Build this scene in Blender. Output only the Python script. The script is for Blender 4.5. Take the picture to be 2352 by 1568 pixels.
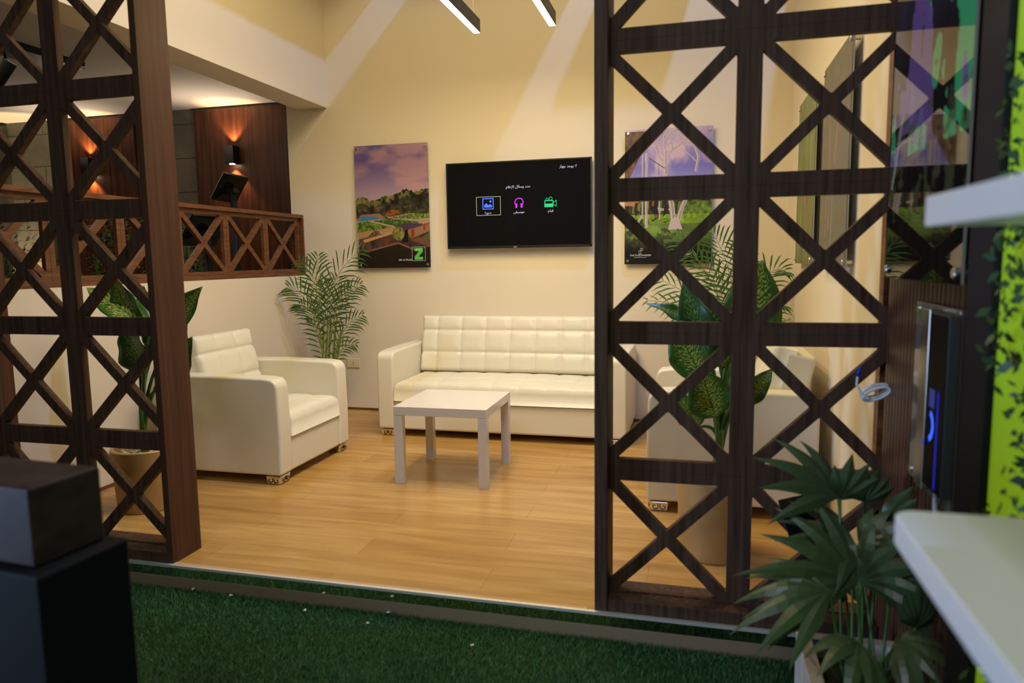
import bpy, bmesh, math, random
import numpy as np
from mathutils import Vector, Matrix

for o in list(bpy.data.objects): bpy.data.objects.remove(o)
S = bpy.context.scene
COL = S.collection
random.seed(7)
rng = np.random.default_rng(11)
PI = math.pi

# ------------------------------------------------------------------ camera
FPX = 1640.6
CAM = Vector((0.1762, -2.5354, 1.2751))
FW = Vector((-0.249988, 0.9613662, -0.11524337))
RT = Vector((0.96812872, 0.25005566, -0.01410492))
UP = Vector((-0.01525727, 0.11509648, 0.99323714))
cd = bpy.data.cameras.new('camera')
cd.sensor_width = 36.0
cd.lens = FPX / 2352 * 36
cd.clip_start = 0.05
cd.dof.use_dof = True
cd.dof.focus_distance = 5.0
cd.dof.aperture_fstop = 2.3
cam = bpy.data.objects.new('camera', cd)
COL.objects.link(cam)
cam.matrix_world = Matrix(((RT.x, UP.x, -FW.x, CAM.x), (RT.y, UP.y, -FW.y, CAM.y), (RT.z, UP.z, -FW.z, CAM.z), (0, 0, 0, 1)))
S.camera = cam

def ray(px, py):
    return FW + RT * ((px - 1176) / FPX) - UP * ((py - 784) / FPX)
def at(px, py, y):
    """point of the plane y = const seen at that place of the photograph"""
    d = ray(px, py)
    return CAM + d * ((y - CAM.y) / d.y)

# ------------------------------------------------------------------ world, exposure
S.view_settings.view_transform = 'Standard'
S.view_settings.look = 'None'
S.view_settings.gamma = 1.0
S.view_settings.use_curve_mapping = False
S.view_settings.exposure = 0.0
W = bpy.data.worlds.new('world')
S.world = W
W.use_nodes = True
bg = W.node_tree.nodes['Background']
bg.inputs[0].default_value = (0.9, 0.9, 1.0, 1)
bg.inputs[1].default_value = 0.035

# ------------------------------------------------------------------ lights
def aim(o, target):
    d = Vector(target) - o.location
    o.rotation_euler = d.to_track_quat('-Z', 'Y').to_euler()
def light(kind, name, loc, energy, color, target=None, size=0.1, size_y=None, spot=None, blend=0.3):
    l = bpy.data.lights.new(name, kind)
    l.energy = energy
    l.color = color
    if kind == 'AREA':
        l.size = size
        if size_y:
            l.shape = 'RECTANGLE'; l.size_y = size_y
    else:
        l.shadow_soft_size = size
    if kind == 'SPOT':
        l.spot_size = spot; l.spot_blend = blend
    o = bpy.data.objects.new(name, l)
    COL.objects.link(o)
    o.location = loc
    if target: aim(o, target)
    return o
WARM = (1.0, 0.77, 0.37)
light('POINT', 'hall_ceiling_floodlight', (1.24, 0.6, 6.87), 560, (0.22, 0.42, 1.0), size=0.09)
light('AREA', 'warm_fill_overhead', (-1.15, 1.0, 3.45), 30, WARM, (-1.15, 1.25, 0), 2.2, 1.4)  # unseen fill, added overhead to brighten the booth warmly
light('POINT', 'warm_fill_upper_walls', (-0.9, 0.4, 4.1), 86, WARM, size=0.3)  # added source out of view, lifts the upper walls
light('SPOT', 'warm_fill_sofa_front', (-1.0, 0.25, 3.0), 40, WARM, (-1.1, 2.6, 0.5), 0.08, spot=1.05, blend=0.7)  # frontal fill added for the sofa front and rear wall, no fixture
light('SPOT', 'cool_fill_left', (-4.2, -2.3, 0.66), 430, (0.46, 0.66, 1.0), (0.4, -1.2, 0.9), 0.35, spot=0.95, blend=0.6)  # invented low source, gives the shelf edges their cool light
light('AREA', 'cool_fill_lattice', (-0.6, -4.4, 4.3), 58, (0.84, 0.90, 1.0), (-0.7, 0.0, 0.9), 1.4, 1.0)  # added area fill, high behind the camera, brightens the lattice fronts
light('SPOT', 'cool_fill_grass', (0.0, -2.6, 4.2), 60, (0.85, 0.92, 1.0), (-1.1, -0.5, 0), 0.1, spot=1.15, blend=0.9)  # extra cool spot added to lift the turf and left screen

# ------------------------------------------------------------------ helpers
def tag(o, label=None, cat=None, group=None, kind=None):
    if label: o['label'] = label
    if cat: o['category'] = cat
    if group: o['group'] = group
    if kind: o['kind'] = kind
    return o
def empty(name, label, cat, loc=(0, 0, 0), rz=0, group=None):
    o = bpy.data.objects.new(name, None)
    o.empty_display_size = 0.1
    COL.objects.link(o)
    o.location = loc
    o.rotation_euler = (0, 0, rz)
    return tag(o, label, cat, group)
def link(name, me, mats, parent=None, bevel=0, seg=2, smooth=False):
    if not isinstance(mats, (list, tuple)): mats = [mats]
    for m in mats: me.materials.append(m)
    o = bpy.data.objects.new(name, me)
    COL.objects.link(o)
    if parent is not None: o.parent = parent
    if smooth:
        for p in me.polygons: p.use_smooth = True
    if bevel:
        b = o.modifiers.new('bevel', 'BEVEL')
        b.width = bevel; b.segments = seg; b.limit_method = 'ANGLE'; b.angle_limit = 0.6
        b.harden_normals = False
        for p in me.polygons: p.use_smooth = True
        w = o.modifiers.new('wn', 'WEIGHTED_NORMAL'); w.keep_sharp = True
    return o
class MB:
    def __init__(s): s.v = []; s.f = []; s.m = []
    def add(s, vs, fs, mi=0):
        k = len(s.v)
        s.v += [tuple(v) for v in vs]
        s.f += [tuple(i + k for i in f) for f in fs]
        s.m += [mi] * len(fs)
        return s
    def box(s, x0, x1, y0, y1, z0, z1, mi=0, M=None):
        vs = [Vector(p) for p in ((x0,y0,z0),(x1,y0,z0),(x1,y1,z0),(x0,y1,z0),(x0,y0,z1),(x1,y0,z1),(x1,y1,z1),(x0,y1,z1))]
        if M is not None: vs = [M @ v for v in vs]
        return s.add(vs, [(0,3,2,1),(4,5,6,7),(0,1,5,4),(1,2,6,5),(2,3,7,6),(3,0,4,7)], mi)
    def tube(s, pts, r, n=8, mi=0, cap=True):
        pts = [Vector(p) for p in pts]
        if not isinstance(r, (list, tuple)): r = [r] * len(pts)
        rings = []; prev = None
        for i, p in enumerate(pts):
            d = (pts[min(i+1, len(pts)-1)] - pts[max(i-1, 0)]).normalized()
            if prev is None:
                a = d.orthogonal().normalized()
            else:
                a = (prev - d * prev.dot(d)).normalized()
            prev = a; b = d.cross(a)
            rings.append([p + (a * math.cos(2*PI*k/n) + b * math.sin(2*PI*k/n)) * r[i] for k in range(n)])
        vs = [v for g in rings for v in g]
        fs = [(i*n+k, i*n+(k+1) % n, (i+1)*n+(k+1) % n, (i+1)*n+k) for i in range(len(pts)-1) for k in range(n)]
        if cap:
            fs += [tuple(range(n))[::-1], tuple(range((len(pts)-1)*n, len(pts)*n))]
        return s.add(vs, fs, mi)
    def lathe(s, prof, n=32, c=(0,0,0), mi=0):
        vs = [(c[0]+r*math.cos(2*PI*k/n), c[1]+r*math.sin(2*PI*k/n), c[2]+z) for r, z in prof for k in range(n)]
        fs = [(i*n+k, i*n+(k+1) % n, (i+1)*n+(k+1) % n, (i+1)*n+k) for i in range(len(prof)-1) for k in range(n)]
        return s.add(vs, fs, mi)
    def build(s, name, mats, parent=None, bevel=0, seg=2, smooth=False):
        me = bpy.data.meshes.new(name)
        me.from_pydata(s.v, [], s.f)
        o = link(name, me, mats, parent, bevel, seg, smooth)
        if any(s.m): me.polygons.foreach_set('material_index', s.m)
        me.update()
        return o
def struct(o): o['kind'] = 'structure'; return o
def dup(o, parent=None, loc=None, label=None):
    c = o.copy(); COL.objects.link(c)
    c.parent = parent
    for ch in [x for x in bpy.data.objects if x.parent == o]: dup(ch, c)
    if loc is not None: c.location = loc
    if label: c['label'] = label
    return c

# ------------------------------------------------------------------ materials
def srgb(r, g, b):
    f = lambda c: ((c/255)/12.92 if c/255 <= 0.04045 else ((c/255+0.055)/1.055)**2.4)
    return (f(r), f(g), f(b), 1)
def mat(name, col, rough=0.5, metal=0, spec=0.5, coat=0, emit=None, es=0, bump=None, trans=0, ior=1.45):
    m = bpy.data.materials.new(name); m.use_nodes = True
    b = m.node_tree.nodes['Principled BSDF']
    b.inputs['Base Color'].default_value = col if len(col) == 4 else (*col, 1)
    b.inputs['Roughness'].default_value = rough
    b.inputs['Metallic'].default_value = metal
    b.inputs['Specular IOR Level'].default_value = spec
    b.inputs['Coat Weight'].default_value = coat
    b.inputs['Coat Roughness'].default_value = 0.03
    b.inputs['IOR'].default_value = ior
    if trans: b.inputs['Transmission Weight'].default_value = trans
    if emit:
        b.inputs['Emission Color'].default_value = (*emit[:3], 1)
        b.inputs['Emission Strength'].default_value = es
    if bump:
        N = m.node_tree.nodes; L = m.node_tree.links
        tc = N.new('ShaderNodeTexCoord'); n = N.new('ShaderNodeTexNoise'); bp = N.new('ShaderNodeBump')
        n.inputs['Scale'].default_value = bump[0]; n.inputs['Detail'].default_value = 4
        bp.inputs['Strength'].default_value = bump[1]; bp.inputs['Distance'].default_value = bump[2] if len(bump) > 2 else 0.002
        L.new(tc.outputs['Object'], n.inputs['Vector']); L.new(n.outputs['Fac'], bp.inputs['Height']); L.new(bp.outputs['Normal'], b.inputs['Normal'])
    return m
def ramp(N, stops):
    r = N.new('ShaderNodeValToRGB')
    while len(r.color_ramp.elements) < len(stops): r.color_ramp.elements.new(0.5)
    for e, (p, c) in zip(r.color_ramp.elements, stops):
        e.position = p; e.color = c
    return r
def wood(name, c0, c1, scale=(40, 40, 2), rough=0.45, coord='geo', bump=0.05, spec=0.4):
    m = mat(name, c0, rough, spec=spec)
    N = m.node_tree.nodes; L = m.node_tree.links; b = N['Principled BSDF']
    if coord == 'geo': src = N.new('ShaderNodeNewGeometry').outputs['Position']
    else: src = N.new('ShaderNodeTexCoord').outputs['Object']
    mp = N.new('ShaderNodeMapping'); mp.inputs['Scale'].default_value = scale
    n = N.new('ShaderNodeTexNoise'); n.inputs['Scale'].default_value = 1.0; n.inputs['Detail'].default_value = 6; n.inputs['Distortion'].default_value = 0.3
    r = ramp(N, [(0.3, c0), (0.7, c1)])
    L.new(src, mp.inputs['Vector']); L.new(mp.outputs['Vector'], n.inputs['Vector'])
    L.new(n.outputs['Fac'], r.inputs['Fac']); L.new(r.outputs['Color'], b.inputs['Base Color'])
    bp = N.new('ShaderNodeBump'); bp.inputs['Strength'].default_value = bump; bp.inputs['Distance'].default_value = 0.002
    L.new(n.outputs['Fac'], bp.inputs['Height']); L.new(bp.outputs['Normal'], b.inputs['Normal'])
    return m
M = {}
M['wall'] = mat('wall_paint', (0.74, 0.66, 0.53), 0.75, spec=0.2, bump=(60, 0.05))
M['ceil'] = mat('ceiling_paint', (0.62, 0.57, 0.48), 0.85, spec=0.1)
M['dwood'] = wood('dark_walnut', (0.040, 0.022, 0.015, 1), (0.100, 0.054, 0.036, 1), (55, 55, 2.5), 0.55, spec=0.12)
M['mwood'] = wood('brown_walnut', (0.095, 0.036, 0.014, 1), (0.19, 0.078, 0.032, 1), (9, 9, 60), 0.45)
M['postwood'] = wood('post_veneer', (0.060, 0.026, 0.014, 1), (0.098, 0.044, 0.025, 1), (40, 40, 1.5), 0.5, spec=0.15)
M['pwood'] = wood('veneer_panel', (0.035, 0.012, 0.006, 1), (0.12, 0.042, 0.018, 1), (30, 30, 1.2), 0.4)
M['cream'] = mat('cream_leather', (0.74, 0.70, 0.58), 0.34, spec=0.45, bump=(14, 0.12, 0.01))
M['lacquer'] = mat('white_lacquer', (0.68, 0.65, 0.64), 0.18, spec=0.5)
M['chrome'] = mat('chrome', (0.75, 0.73, 0.70), 0.12, 1)
M['steel'] = mat('brushed_steel', (0.62, 0.60, 0.57), 0.28, 1)
M['mirror'] = mat('polished_steel', (0.60, 0.62, 0.60), 0.06, 1, bump=(9, 0.06))
M['black'] = mat('black_plastic', (0.010, 0.010, 0.011), 0.4)
M['blackmatt'] = mat('black_paint', (0.004, 0.004, 0.005), 0.75, spec=0.15)
M['screen'] = mat('screen_glass', (0.006, 0.006, 0.007), 0.07, spec=0.6)
M['gold'] = mat('gold_paint', (0.46, 0.29, 0.11), 0.48, 0.2, bump=(30, 0.05))
M['taupe'] = mat('taupe_paint', (0.25, 0.19, 0.13), 0.5)
M['soil'] = mat('dark_soil', (0.02, 0.014, 0.01), 0.9, bump=(80, 0.5, 0.01))
M['stone'] = mat('pale_pebble', (0.72, 0.66, 0.55), 0.6)
M['white'] = mat('white_board', (0.74, 0.76, 0.80), 0.35)
M['cable'] = mat('grey_cable', (0.62, 0.66, 0.70), 0.4)
M['bluecable'] = mat('blue_tape', (0.02, 0.03, 0.35), 0.4)
M['slate'] = mat('slate_frame', (0.012, 0.013, 0.020), 0.6, spec=0.2)
M['lamp'] = mat('lamp_diffuser', (1, 1, 1), 0.5, emit=(1.0, 0.86, 0.66), es=14)
M['bulb'] = mat('lit_bulb', (1, 1, 1), 0.5, emit=(1.0, 0.75, 0.5), es=30)
M['stemgreen'] = mat('palm_stem', (0.20, 0.27, 0.05), 0.5)
M['dstem'] = mat('green_stem', (0.045, 0.13, 0.025), 0.35)
M['plaster'] = mat('skirting_strip', (0.24, 0.17, 0.10), 0.6)
M['ledge'] = mat('threshold_wood', (0.52, 0.33, 0.17), 0.35)
M['ivory'] = mat('ivory_plastic', (0.74, 0.66, 0.45), 0.35)

# laminate floor: planks run along x
m = mat('laminate_floor', (0.6, 0.4, 0.2), 0.26, spec=0.45); M['floor'] = m
N = m.node_tree.nodes; L = m.node_tree.links; b = N['Principled BSDF']
geo = N.new('ShaderNodeNewGeometry')
br = N.new('ShaderNodeTexBrick'); br.inputs['Scale'].default_value = 1.0
br.inputs['Brick Width'].default_value = 1.25; br.inputs['Row Height'].default_value = 0.19; br.inputs['Mortar Size'].default_value = 0.0012
br.inputs['Color1'].default_value = (0.43, 0.25, 0.075, 1); br.inputs['Color2'].default_value = (0.53, 0.33, 0.115, 1); br.inputs['Mortar'].default_value = (0.30, 0.16, 0.055, 1)
br.inputs['Mortar Smooth'].default_value = 0.4
mp = N.new('ShaderNodeMapping'); mp.inputs['Scale'].default_value = (1.6, 16, 1)
no = N.new('ShaderNodeTexNoise'); no.inputs['Scale'].default_value = 1.0; no.inputs['Detail'].default_value = 8; no.inputs['Distortion'].default_value = 0.6
rp = ramp(N, [(0.3, (0.72, 0.62, 0.50, 1)), (0.7, (1.12, 1.10, 1.06, 1))])
mx = N.new('ShaderNodeMix'); mx.data_type = 'RGBA'; mx.blend_type = 'MULTIPLY'; mx.inputs[0].default_value = 0.85
L.new(geo.outputs['Position'], br.inputs['Vector']); L.new(geo.outputs['Position'], mp.inputs['Vector']); L.new(mp.outputs['Vector'], no.inputs['Vector'])
L.new(no.outputs['Fac'], rp.inputs['Fac']); L.new(br.outputs['Color'], mx.inputs[6]); L.new(rp.outputs['Color'], mx.inputs[7]); L.new(mx.outputs[2], b.inputs['Base Color'])

# grey stone tiles of the next room
m = mat('grey_stone_tiles', (0.2, 0.2, 0.18), 0.7); M['tiles'] = m
N = m.node_tree.nodes; L = m.node_tree.links; b = N['Principled BSDF']
geo = N.new('ShaderNodeNewGeometry'); sep = N.new('ShaderNodeSeparateXYZ'); cmb = N.new('ShaderNodeCombineXYZ')
L.new(geo.outputs['Position'], sep.inputs[0]); L.new(sep.outputs['X'], cmb.inputs['X']); L.new(sep.outputs['Z'], cmb.inputs['Y'])
br = N.new('ShaderNodeTexBrick'); br.inputs['Scale'].default_value = 1.0; br.inputs['Brick Width'].default_value = 0.62; br.inputs['Row Height'].default_value = 0.33
br.inputs['Mortar Size'].default_value = 0.004; br.inputs['Color1'].default_value = (0.20, 0.185, 0.15, 1); br.inputs['Color2'].default_value = (0.15, 0.14, 0.118, 1); br.inputs['Mortar'].default_value = (0.03, 0.028, 0.024, 1)
no = N.new('ShaderNodeTexNoise'); no.inputs['Scale'].default_value = 5; no.inputs['Detail'].default_value = 6
rp = ramp(N, [(0.3, (0.75, 0.75, 0.75, 1)), (0.7, (1.15, 1.15, 1.15, 1))])
mx = N.new('ShaderNodeMix'); mx.data_type = 'RGBA'; mx.blend_type = 'MULTIPLY'; mx.inputs[0].default_value = 1
L.new(cmb.outputs[0], br.inputs['Vector']); L.new(geo.outputs['Position'], no.inputs['Vector']); L.new(no.outputs['Fac'], rp.inputs['Fac'])
L.new(br.outputs['Color'], mx.inputs[6]); L.new(rp.outputs['Color'], mx.inputs[7]); L.new(mx.outputs[2], b.inputs['Base Color'])

# variegated leaf (uv: x along, y across -1..1 stored as 0..1)
def leafmat(name, dark, mid, light, amount):
    m = mat(name, dark, 0.33, spec=0.5)
    N = m.node_tree.nodes; L = m.node_tree.links; b = N['Principled BSDF']
    uv = N.new('ShaderNodeUVMap'); sp = N.new('ShaderNodeSeparateXYZ'); L.new(uv.outputs[0], sp.inputs[0])
    def mth(op, a, b_=None):
        n = N.new('ShaderNodeMath'); n.operation = op
        for i, x in enumerate((a, b_)):
            if x is None: continue
            if isinstance(x, (int, float)): n.inputs[i].default_value = x
            else: L.new(x, n.inputs[i])
        return n.outputs[0]
    v = mth('ABSOLUTE', mth('SUBTRACT', mth('MULTIPLY', sp.outputs['Y'], 2.0), 1.0))
    ph = mth('SUBTRACT', mth('MULTIPLY', sp.outputs['X'], 17.0), mth('MULTIPLY', v, 4.0))
    nz = N.new('ShaderNodeTexNoise'); nz.inputs['Scale'].default_value = 9; nz.inputs['Detail'].default_value = 3; L.new(uv.outputs[0], nz.inputs['Vector'])
    nf = nz.outputs['Fac']
    band = mth('SINE', mth('MULTIPLY', mth('ADD', ph, mth('MULTIPLY', nf, 2.6)), 2*PI))
    nz2 = N.new('ShaderNodeTexNoise'); nz2.inputs['Scale'].default_value = 22; nz2.inputs['Detail'].default_value = 2; L.new(uv.outputs[0], nz2.inputs['Vector'])
    k = mth('ADD', mth('MULTIPLY', band, 0.30), mth('MULTIPLY', nz2.outputs['Fac'], 1.5))
    k = mth('SUBTRACT', k, mth('MULTIPLY', mth('POWER', v, 2.0), 1.05))
    k = mth('SUBTRACT', k, 0.62 - amount)
    cl = N.new('ShaderNodeClamp'); L.new(mth('MULTIPLY', k, 2.0), cl.inputs[0])
    rib = mth('LESS_THAN', v, 0.035)
    base = N.new('ShaderNodeMix'); base.data_type = 'RGBA'; base.inputs[6].default_value = dark; base.inputs[7].default_value = mid; L.new(nf, base.inputs[0])
    m1 = N.new('ShaderNodeMix'); m1.data_type = 'RGBA'; L.new(cl.outputs[0], m1.inputs[0]); L.new(base.outputs[2], m1.inputs[6]); m1.inputs[7].default_value = light
    m2 = N.new('ShaderNodeMix'); m2.data_type = 'RGBA'; L.new(rib, m2.inputs[0]); L.new(m1.outputs[2], m2.inputs[6]); m2.inputs[7].default_value = mid
    L.new(m2.outputs[2], b.inputs['Base Color'])
    return m
M['dieff'] = leafmat('variegated_leaf', (0.022, 0.085, 0.012, 1), (0.065, 0.17, 0.022, 1), (0.50, 0.56, 0.10, 1), 0.12)
M['dieff2'] = leafmat('variegated_leaf_dark', (0.016, 0.065, 0.014, 1), (0.045, 0.13, 0.022, 1), (0.26, 0.38, 0.08, 1), -0.06)
M['areca'] = mat('palm_leaf', (0.055, 0.125, 0.022), 0.4)
M['fan'] = mat('fan_palm_leaf', (0.050, 0.085, 0.036), 0.36)
M['bush'] = mat('bush_leaf', (0.02, 0.075, 0.02), 0.45)

def noise2(h, w, cells, seed, octv=4):
    r = np.random.default_rng(seed); out = np.zeros((h, w)); amp = 1; tot = 0
    for o in range(octv):
        cy, cx = max(2, int(cells[0]*2**o)), max(2, int(cells[1]*2**o))
        g = r.random((cy+1, cx+1))
        yy = np.linspace(0, cy-1e-6, h); xx = np.linspace(0, cx-1e-6, w)
        iy = yy.astype(int); ix = xx.astype(int); fy = (yy-iy)[:, None]; fx = (xx-ix)[None, :]
        fy = fy*fy*(3-2*fy); fx = fx*fx*(3-2*fx)
        a = g[iy][:, ix]; b_ = g[iy][:, ix+1]; c = g[iy+1][:, ix]; d = g[iy+1][:, ix+1]
        out += amp*((a*(1-fx)+b_*fx)*(1-fy)+(c*(1-fx)+d*fx)*fy); tot += amp; amp *= 0.5
    return out/tot

# ------------------------------------------------------------------ the setting
XL, XR, YB = -3.086, 0.805, 3.0
WTOP = 3.7
def sbox(name, m, *b, bevel=0):
    return struct(MB().box(*b).build(name, m, bevel=bevel))
sbox('floor', M['floor'], XL-0.10, XR, -0.08, YB, -0.05, 0.0)
sbox('wall_back', M['wall'], -3.20, XR+0.12, YB, YB+0.14, -0.05, WTOP)
sbox('wall_right', M['wall'], XR, XR+0.12, 0.105, YB, -0.05, 3.5)
sbox('wall_left', M['wall'], XL-0.10, XL, -0.08, YB, 0.0, 1.158)
sbox('wall_upper_left', M['wall'], XL-0.0, -2.823, 0.12, YB, 2.537, WTOP)
sbox('ceiling', M['ceil'], -9.0, XL, -1.2, 3.84, 2.78, 2.88)
sbox('wall_next_room', M['tiles'], -9.0, -3.2, 3.70, 3.84, -0.05, 2.78)
sbox('wall_next_room_side', M['wall'], -3.20, -3.06, 3.14, 3.70, -0.05, 2.78)
sbox('floor_next_room', M['tiles'], -9.0, XL-0.10, -1.2, 3.70, -0.05, 0.0)
# unseen ceiling slabs, shaped to cast the slanting shadow bands on the walls
sbox('shadow_slab_1', M['ceil'], -1.765, -0.557, 2.15, YB, 3.60, 3.66)
sbox('shadow_slab_2', M['ceil'], -0.33, 0.243, 2.35, YB, 3.60, 3.66)
sbox('shadow_slab_3', M['ceil'], -2.823, -2.117, 0.12, YB, 3.60, 3.66)
sbox('spill_board', M['ceil'], XL, XR, -0.06, 0.10, 3.06, 3.62)  # added out-of-view board, stops booth light spilling onto the foreground
# baseboards
sbox('baseboard_back', M['mwood'], XL, XR, YB-0.008, YB, 0, 0.018)
sbox('baseboard_right', M['mwood'], XR-0.012, XR, 0.12, YB-0.008, 0, 0.022)
sbox('baseboard_left', M['mwood'], XL, XL+0.010, 0.12, YB-0.008, 0, 0.018)
# threshold: steel edge, mirror riser, plain strip below
sbox('trim_4', mat('aluminium_edge', (.85, .82, .78), .38, .6), XL-0.1, 1.5, -0.091, -0.076, -0.008, 0.003)
sbox('trim_5', M['mirror'], XL-0.1, 1.5, -0.084, -0.078, -0.052, -0.010)
sbox('trim_6', M['plaster'], XL-0.1, 1.5, -0.088, -0.078, -0.120, -0.052)
sbox('trim_7', M['ledge'], -1.985, -0.193, -0.076, -0.058, 0.0, 0.003)
sbox('floor_turf_base', mat('turf_base', (0.012, 0.045, 0.014), 0.9), -4.5, 2.5, -3.2, -0.088, -0.14, -0.105)

# slatted wall at the right, running towards the camera
t = MB(); y = -0.006
t.box(0.790, 0.835, -2.6, -0.004, -0.12, 3.3)
while y > -2.5:
    t.box(0.774, 0.792, y-0.026, y, -0.10, 3.3); y -= 0.034
struct(t.build('wall_right_slatted', wood('slat_wood', (0.060, 0.024, 0.014, 1), (0.13, 0.055, 0.032, 1), (40, 40, 2), 0.4)))
# wooden end jamb between lattice and slats
sbox('trim_8', M['mwood'], 0.768, 0.805, 0.045, 0.10, 0.0, 3.3)

# ------------------------------------------------------------------ artificial grass (uncountable blades)
n = 170000
gx = rng.uniform(-3.1, 0.95, n); gy = -0.092 - rng.random(n)**1.3*1.35
hh = rng.uniform(0.010, 0.024, n)*(0.7+0.6*noise2(64, 64, (8, 12), 5)[(np.clip((gy+1.45)/1.36, 0, .999)*64).astype(int), (np.clip((gx+3.1)/4.1, 0, .999)*64).astype(int)])
ang = rng.uniform(0, 2*PI, n); lean = rng.uniform(0.0, 0.017, n); la = rng.uniform(0, 2*PI, n); wd = rng.uniform(0.0011, 0.002, n)
V = np.zeros((n, 3, 3))
V[:, 0] = np.stack([gx-np.cos(ang)*wd, gy-np.sin(ang)*wd, np.full(n, -0.106)], 1)
V[:, 1] = np.stack([gx+np.cos(ang)*wd, gy+np.sin(ang)*wd, np.full(n, -0.106)], 1)
V[:, 2] = np.stack([gx+np.cos(la)*lean, np.minimum(gy+np.sin(la)*lean, -0.0895), -0.106+hh], 1)
me = bpy.data.meshes.new('grass')
me.vertices.add(3*n); me.vertices.foreach_set('co', V.reshape(-1))
me.loops.add(3*n); me.loops.foreach_set('vertex_index', np.arange(3*n))
me.polygons.add(n); me.polygons.foreach_set('loop_start', np.arange(0, 3*n, 3)); me.polygons.foreach_set('loop_total', np.full(n, 3))
me.update()
gm = mat('grass_blade', (0.03, 0.12, 0.03), 0.5, spec=0.35)
N = gm.node_tree.nodes; L = gm.node_tree.links
geo = N.new('ShaderNodeNewGeometry'); r_ = ramp(N, [(0.0, (0.014, 0.06, 0.014, 1)), (0.6, (0.045, 0.15, 0.04, 1)), (1.0, (0.11, 0.24, 0.07, 1))])
L.new(geo.outputs['Random Per Island'], r_.inputs['Fac']); L.new(r_.outputs['Color'], N['Principled BSDF'].inputs['Base Color'])
g = link('grass', me, gm); tag(g, 'short green artificial grass in front of the booth', 'grass', kind='stuff')

# ------------------------------------------------------------------ lattice panels
def lattice_mesh(name, w, h, stile, diag, thick, mat_):
    """a flat board w x h with four triangular holes leaving a frame and an X"""
    cu = bpy.data.curves.new(name, 'CURVE'); cu.dimensions = '2D'; cu.fill_mode = 'BOTH'; cu.extrude = thick/2
    def spl(pts):
        s = cu.splines.new('POLY'); s.points.add(len(pts)-1)
        for p, q in zip(s.points, pts): p.co = (q[0], q[1], 0, 1)
        s.use_cyclic_u = True
    spl([(0, 0), (w, 0), (w, h), (0, h)])
    x0, x1, y0, y1 = stile, w-stile, stile, h-stile
    iw, ih = x1-x0, y1-y0; cx, cy = w/2, h/2
    dl = math.hypot(iw, ih); ox = diag/2*dl/ih; oy = diag/2*dl/iw   # half widths measured along x and y
    def rnd(tri, r=0.006):
        out = []
        for i in range(3):
            p = Vector(tri[i]); a = (Vector(tri[i-1])-p).normalized(); b_ = (Vector(tri[(i+1) % 3])-p).normalized()
            out += [tuple(p+a*r), tuple(p+(a+b_)*r*0.28), tuple(p+b_*r)]
        return out
    spl(rnd([(x0+ox, y0), (x1-ox, y0), (cx, cy-oy)]))
    spl(rnd([(x0+ox, y1), (x1-ox, y1), (cx, cy+oy)]))
    spl(rnd([(x0, y0+oy), (x0, y1-oy), (cx-ox, cy)]))
    spl(rnd([(x1, y0+oy), (x1, y1-oy), (cx+ox, cy)]))
    co = bpy.data.objects.new(name, cu); COL.objects.link(co)
    me = bpy.data.meshes.new_from_object(co.evaluated_get(bpy.context.evaluated_depsgraph_get()))
    bpy.data.objects.remove(co)
    me.materials.clear(); me.materials.append(mat_)
    for p in me.polygons: p.use_smooth = False
    return me
PH = 0.4982; PW = 0.4985; Z0 = 0.0117
lat = lattice_mesh('lattice_panel', PW-0.0006, PH-0.0006, 0.0395, 0.0405, 0.032, M['dwood'])
def screen(name, x_left, cols, label, post_left, post_right, xa, xb, thickr):
    t = empty(name, label, 'screen', ((xa+xb)/2, 0, 0))
    ox = (xa+xb)/2
    for c in range(cols):
        for r in range(6):
            p = bpy.data.objects.new('lattice_panel', lat); COL.objects.link(p); p.parent = t
            p.rotation_euler = (PI/2, 0, 0)
            p.location = (x_left+c*PW+0.0003-ox, 0.018, Z0+r*PH+0.0003)
            bv = p.modifiers.new('bevel', 'BEVEL'); bv.width = 0.0028; bv.segments = 1; bv.limit_method = 'ANGLE'; bv.angle_limit = 1.0
    for (a, b_) in (post_left, post_right):
        if a is None: continue
        MB().box(a-ox, b_-ox, -0.075, 0.105, 0.0, Z0+6*PH+0.05).build('post', M['postwood'] if thickr else M['dwood'], t, bevel=0.002)
    MB().box(xa-ox, xb-ox, -0.072, 0.10, 0.0, 0.045).build('sill', M['dwood'], t, bevel=0.002)
    MB().box(xa-ox, xb-ox, -0.072, 0.10, Z0+6*PH, Z0+6*PH+0.05).build('header', M['dwood'], t, bevel=0.002)
    return t
screen('lattice_screen', 0.3319-PW, 2, 'tall dark walnut lattice screen at the right, with a fan palm before it', (-0.168, -0.122), (None, None), -0.122, 0.772, False)
screen('lattice_screen', -2.4768-PW, 2, 'tall dark walnut lattice screen at the left with a broad reddish end post', (-2.99, -2.945), (-2.0, -1.970), -2.945, -2.0, True)

# ------------------------------------------------------------------ railing on the low wall
t = empty('lattice_railing', 'brown wooden railing of crossed panels standing on the low cream wall', 'railing', (XL-0.06, 1.5, 1.158))
rp_ = lattice_mesh('railing_panel', 0.488, 0.455, 0.030, 0.036, 0.026, M['mwood'])
for k in range(6):
    p = bpy.data.objects.new('railing_panel', rp_); COL.objects.link(p); p.parent = t
    p.rotation_euler = (PI/2, 0, PI/2)
    p.location = (0.02, 2.985-0.020-(k+1)*0.490-1.5, 0.026)
MB().box(-0.05, 0.062, -1.5, 1.495, 0.0, 0.026).build('bottom_rail', M['mwood'], t, bevel=0.002)
MB().box(-0.05, 0.062, -1.5, 1.495, 0.482, 0.510).build('top_rail', M['mwood'], t, bevel=0.002)
MB().box(-0.05, 0.062, 1.478, 1.495, 0.026, 0.482).build('end_post', M['mwood'], t)

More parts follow.
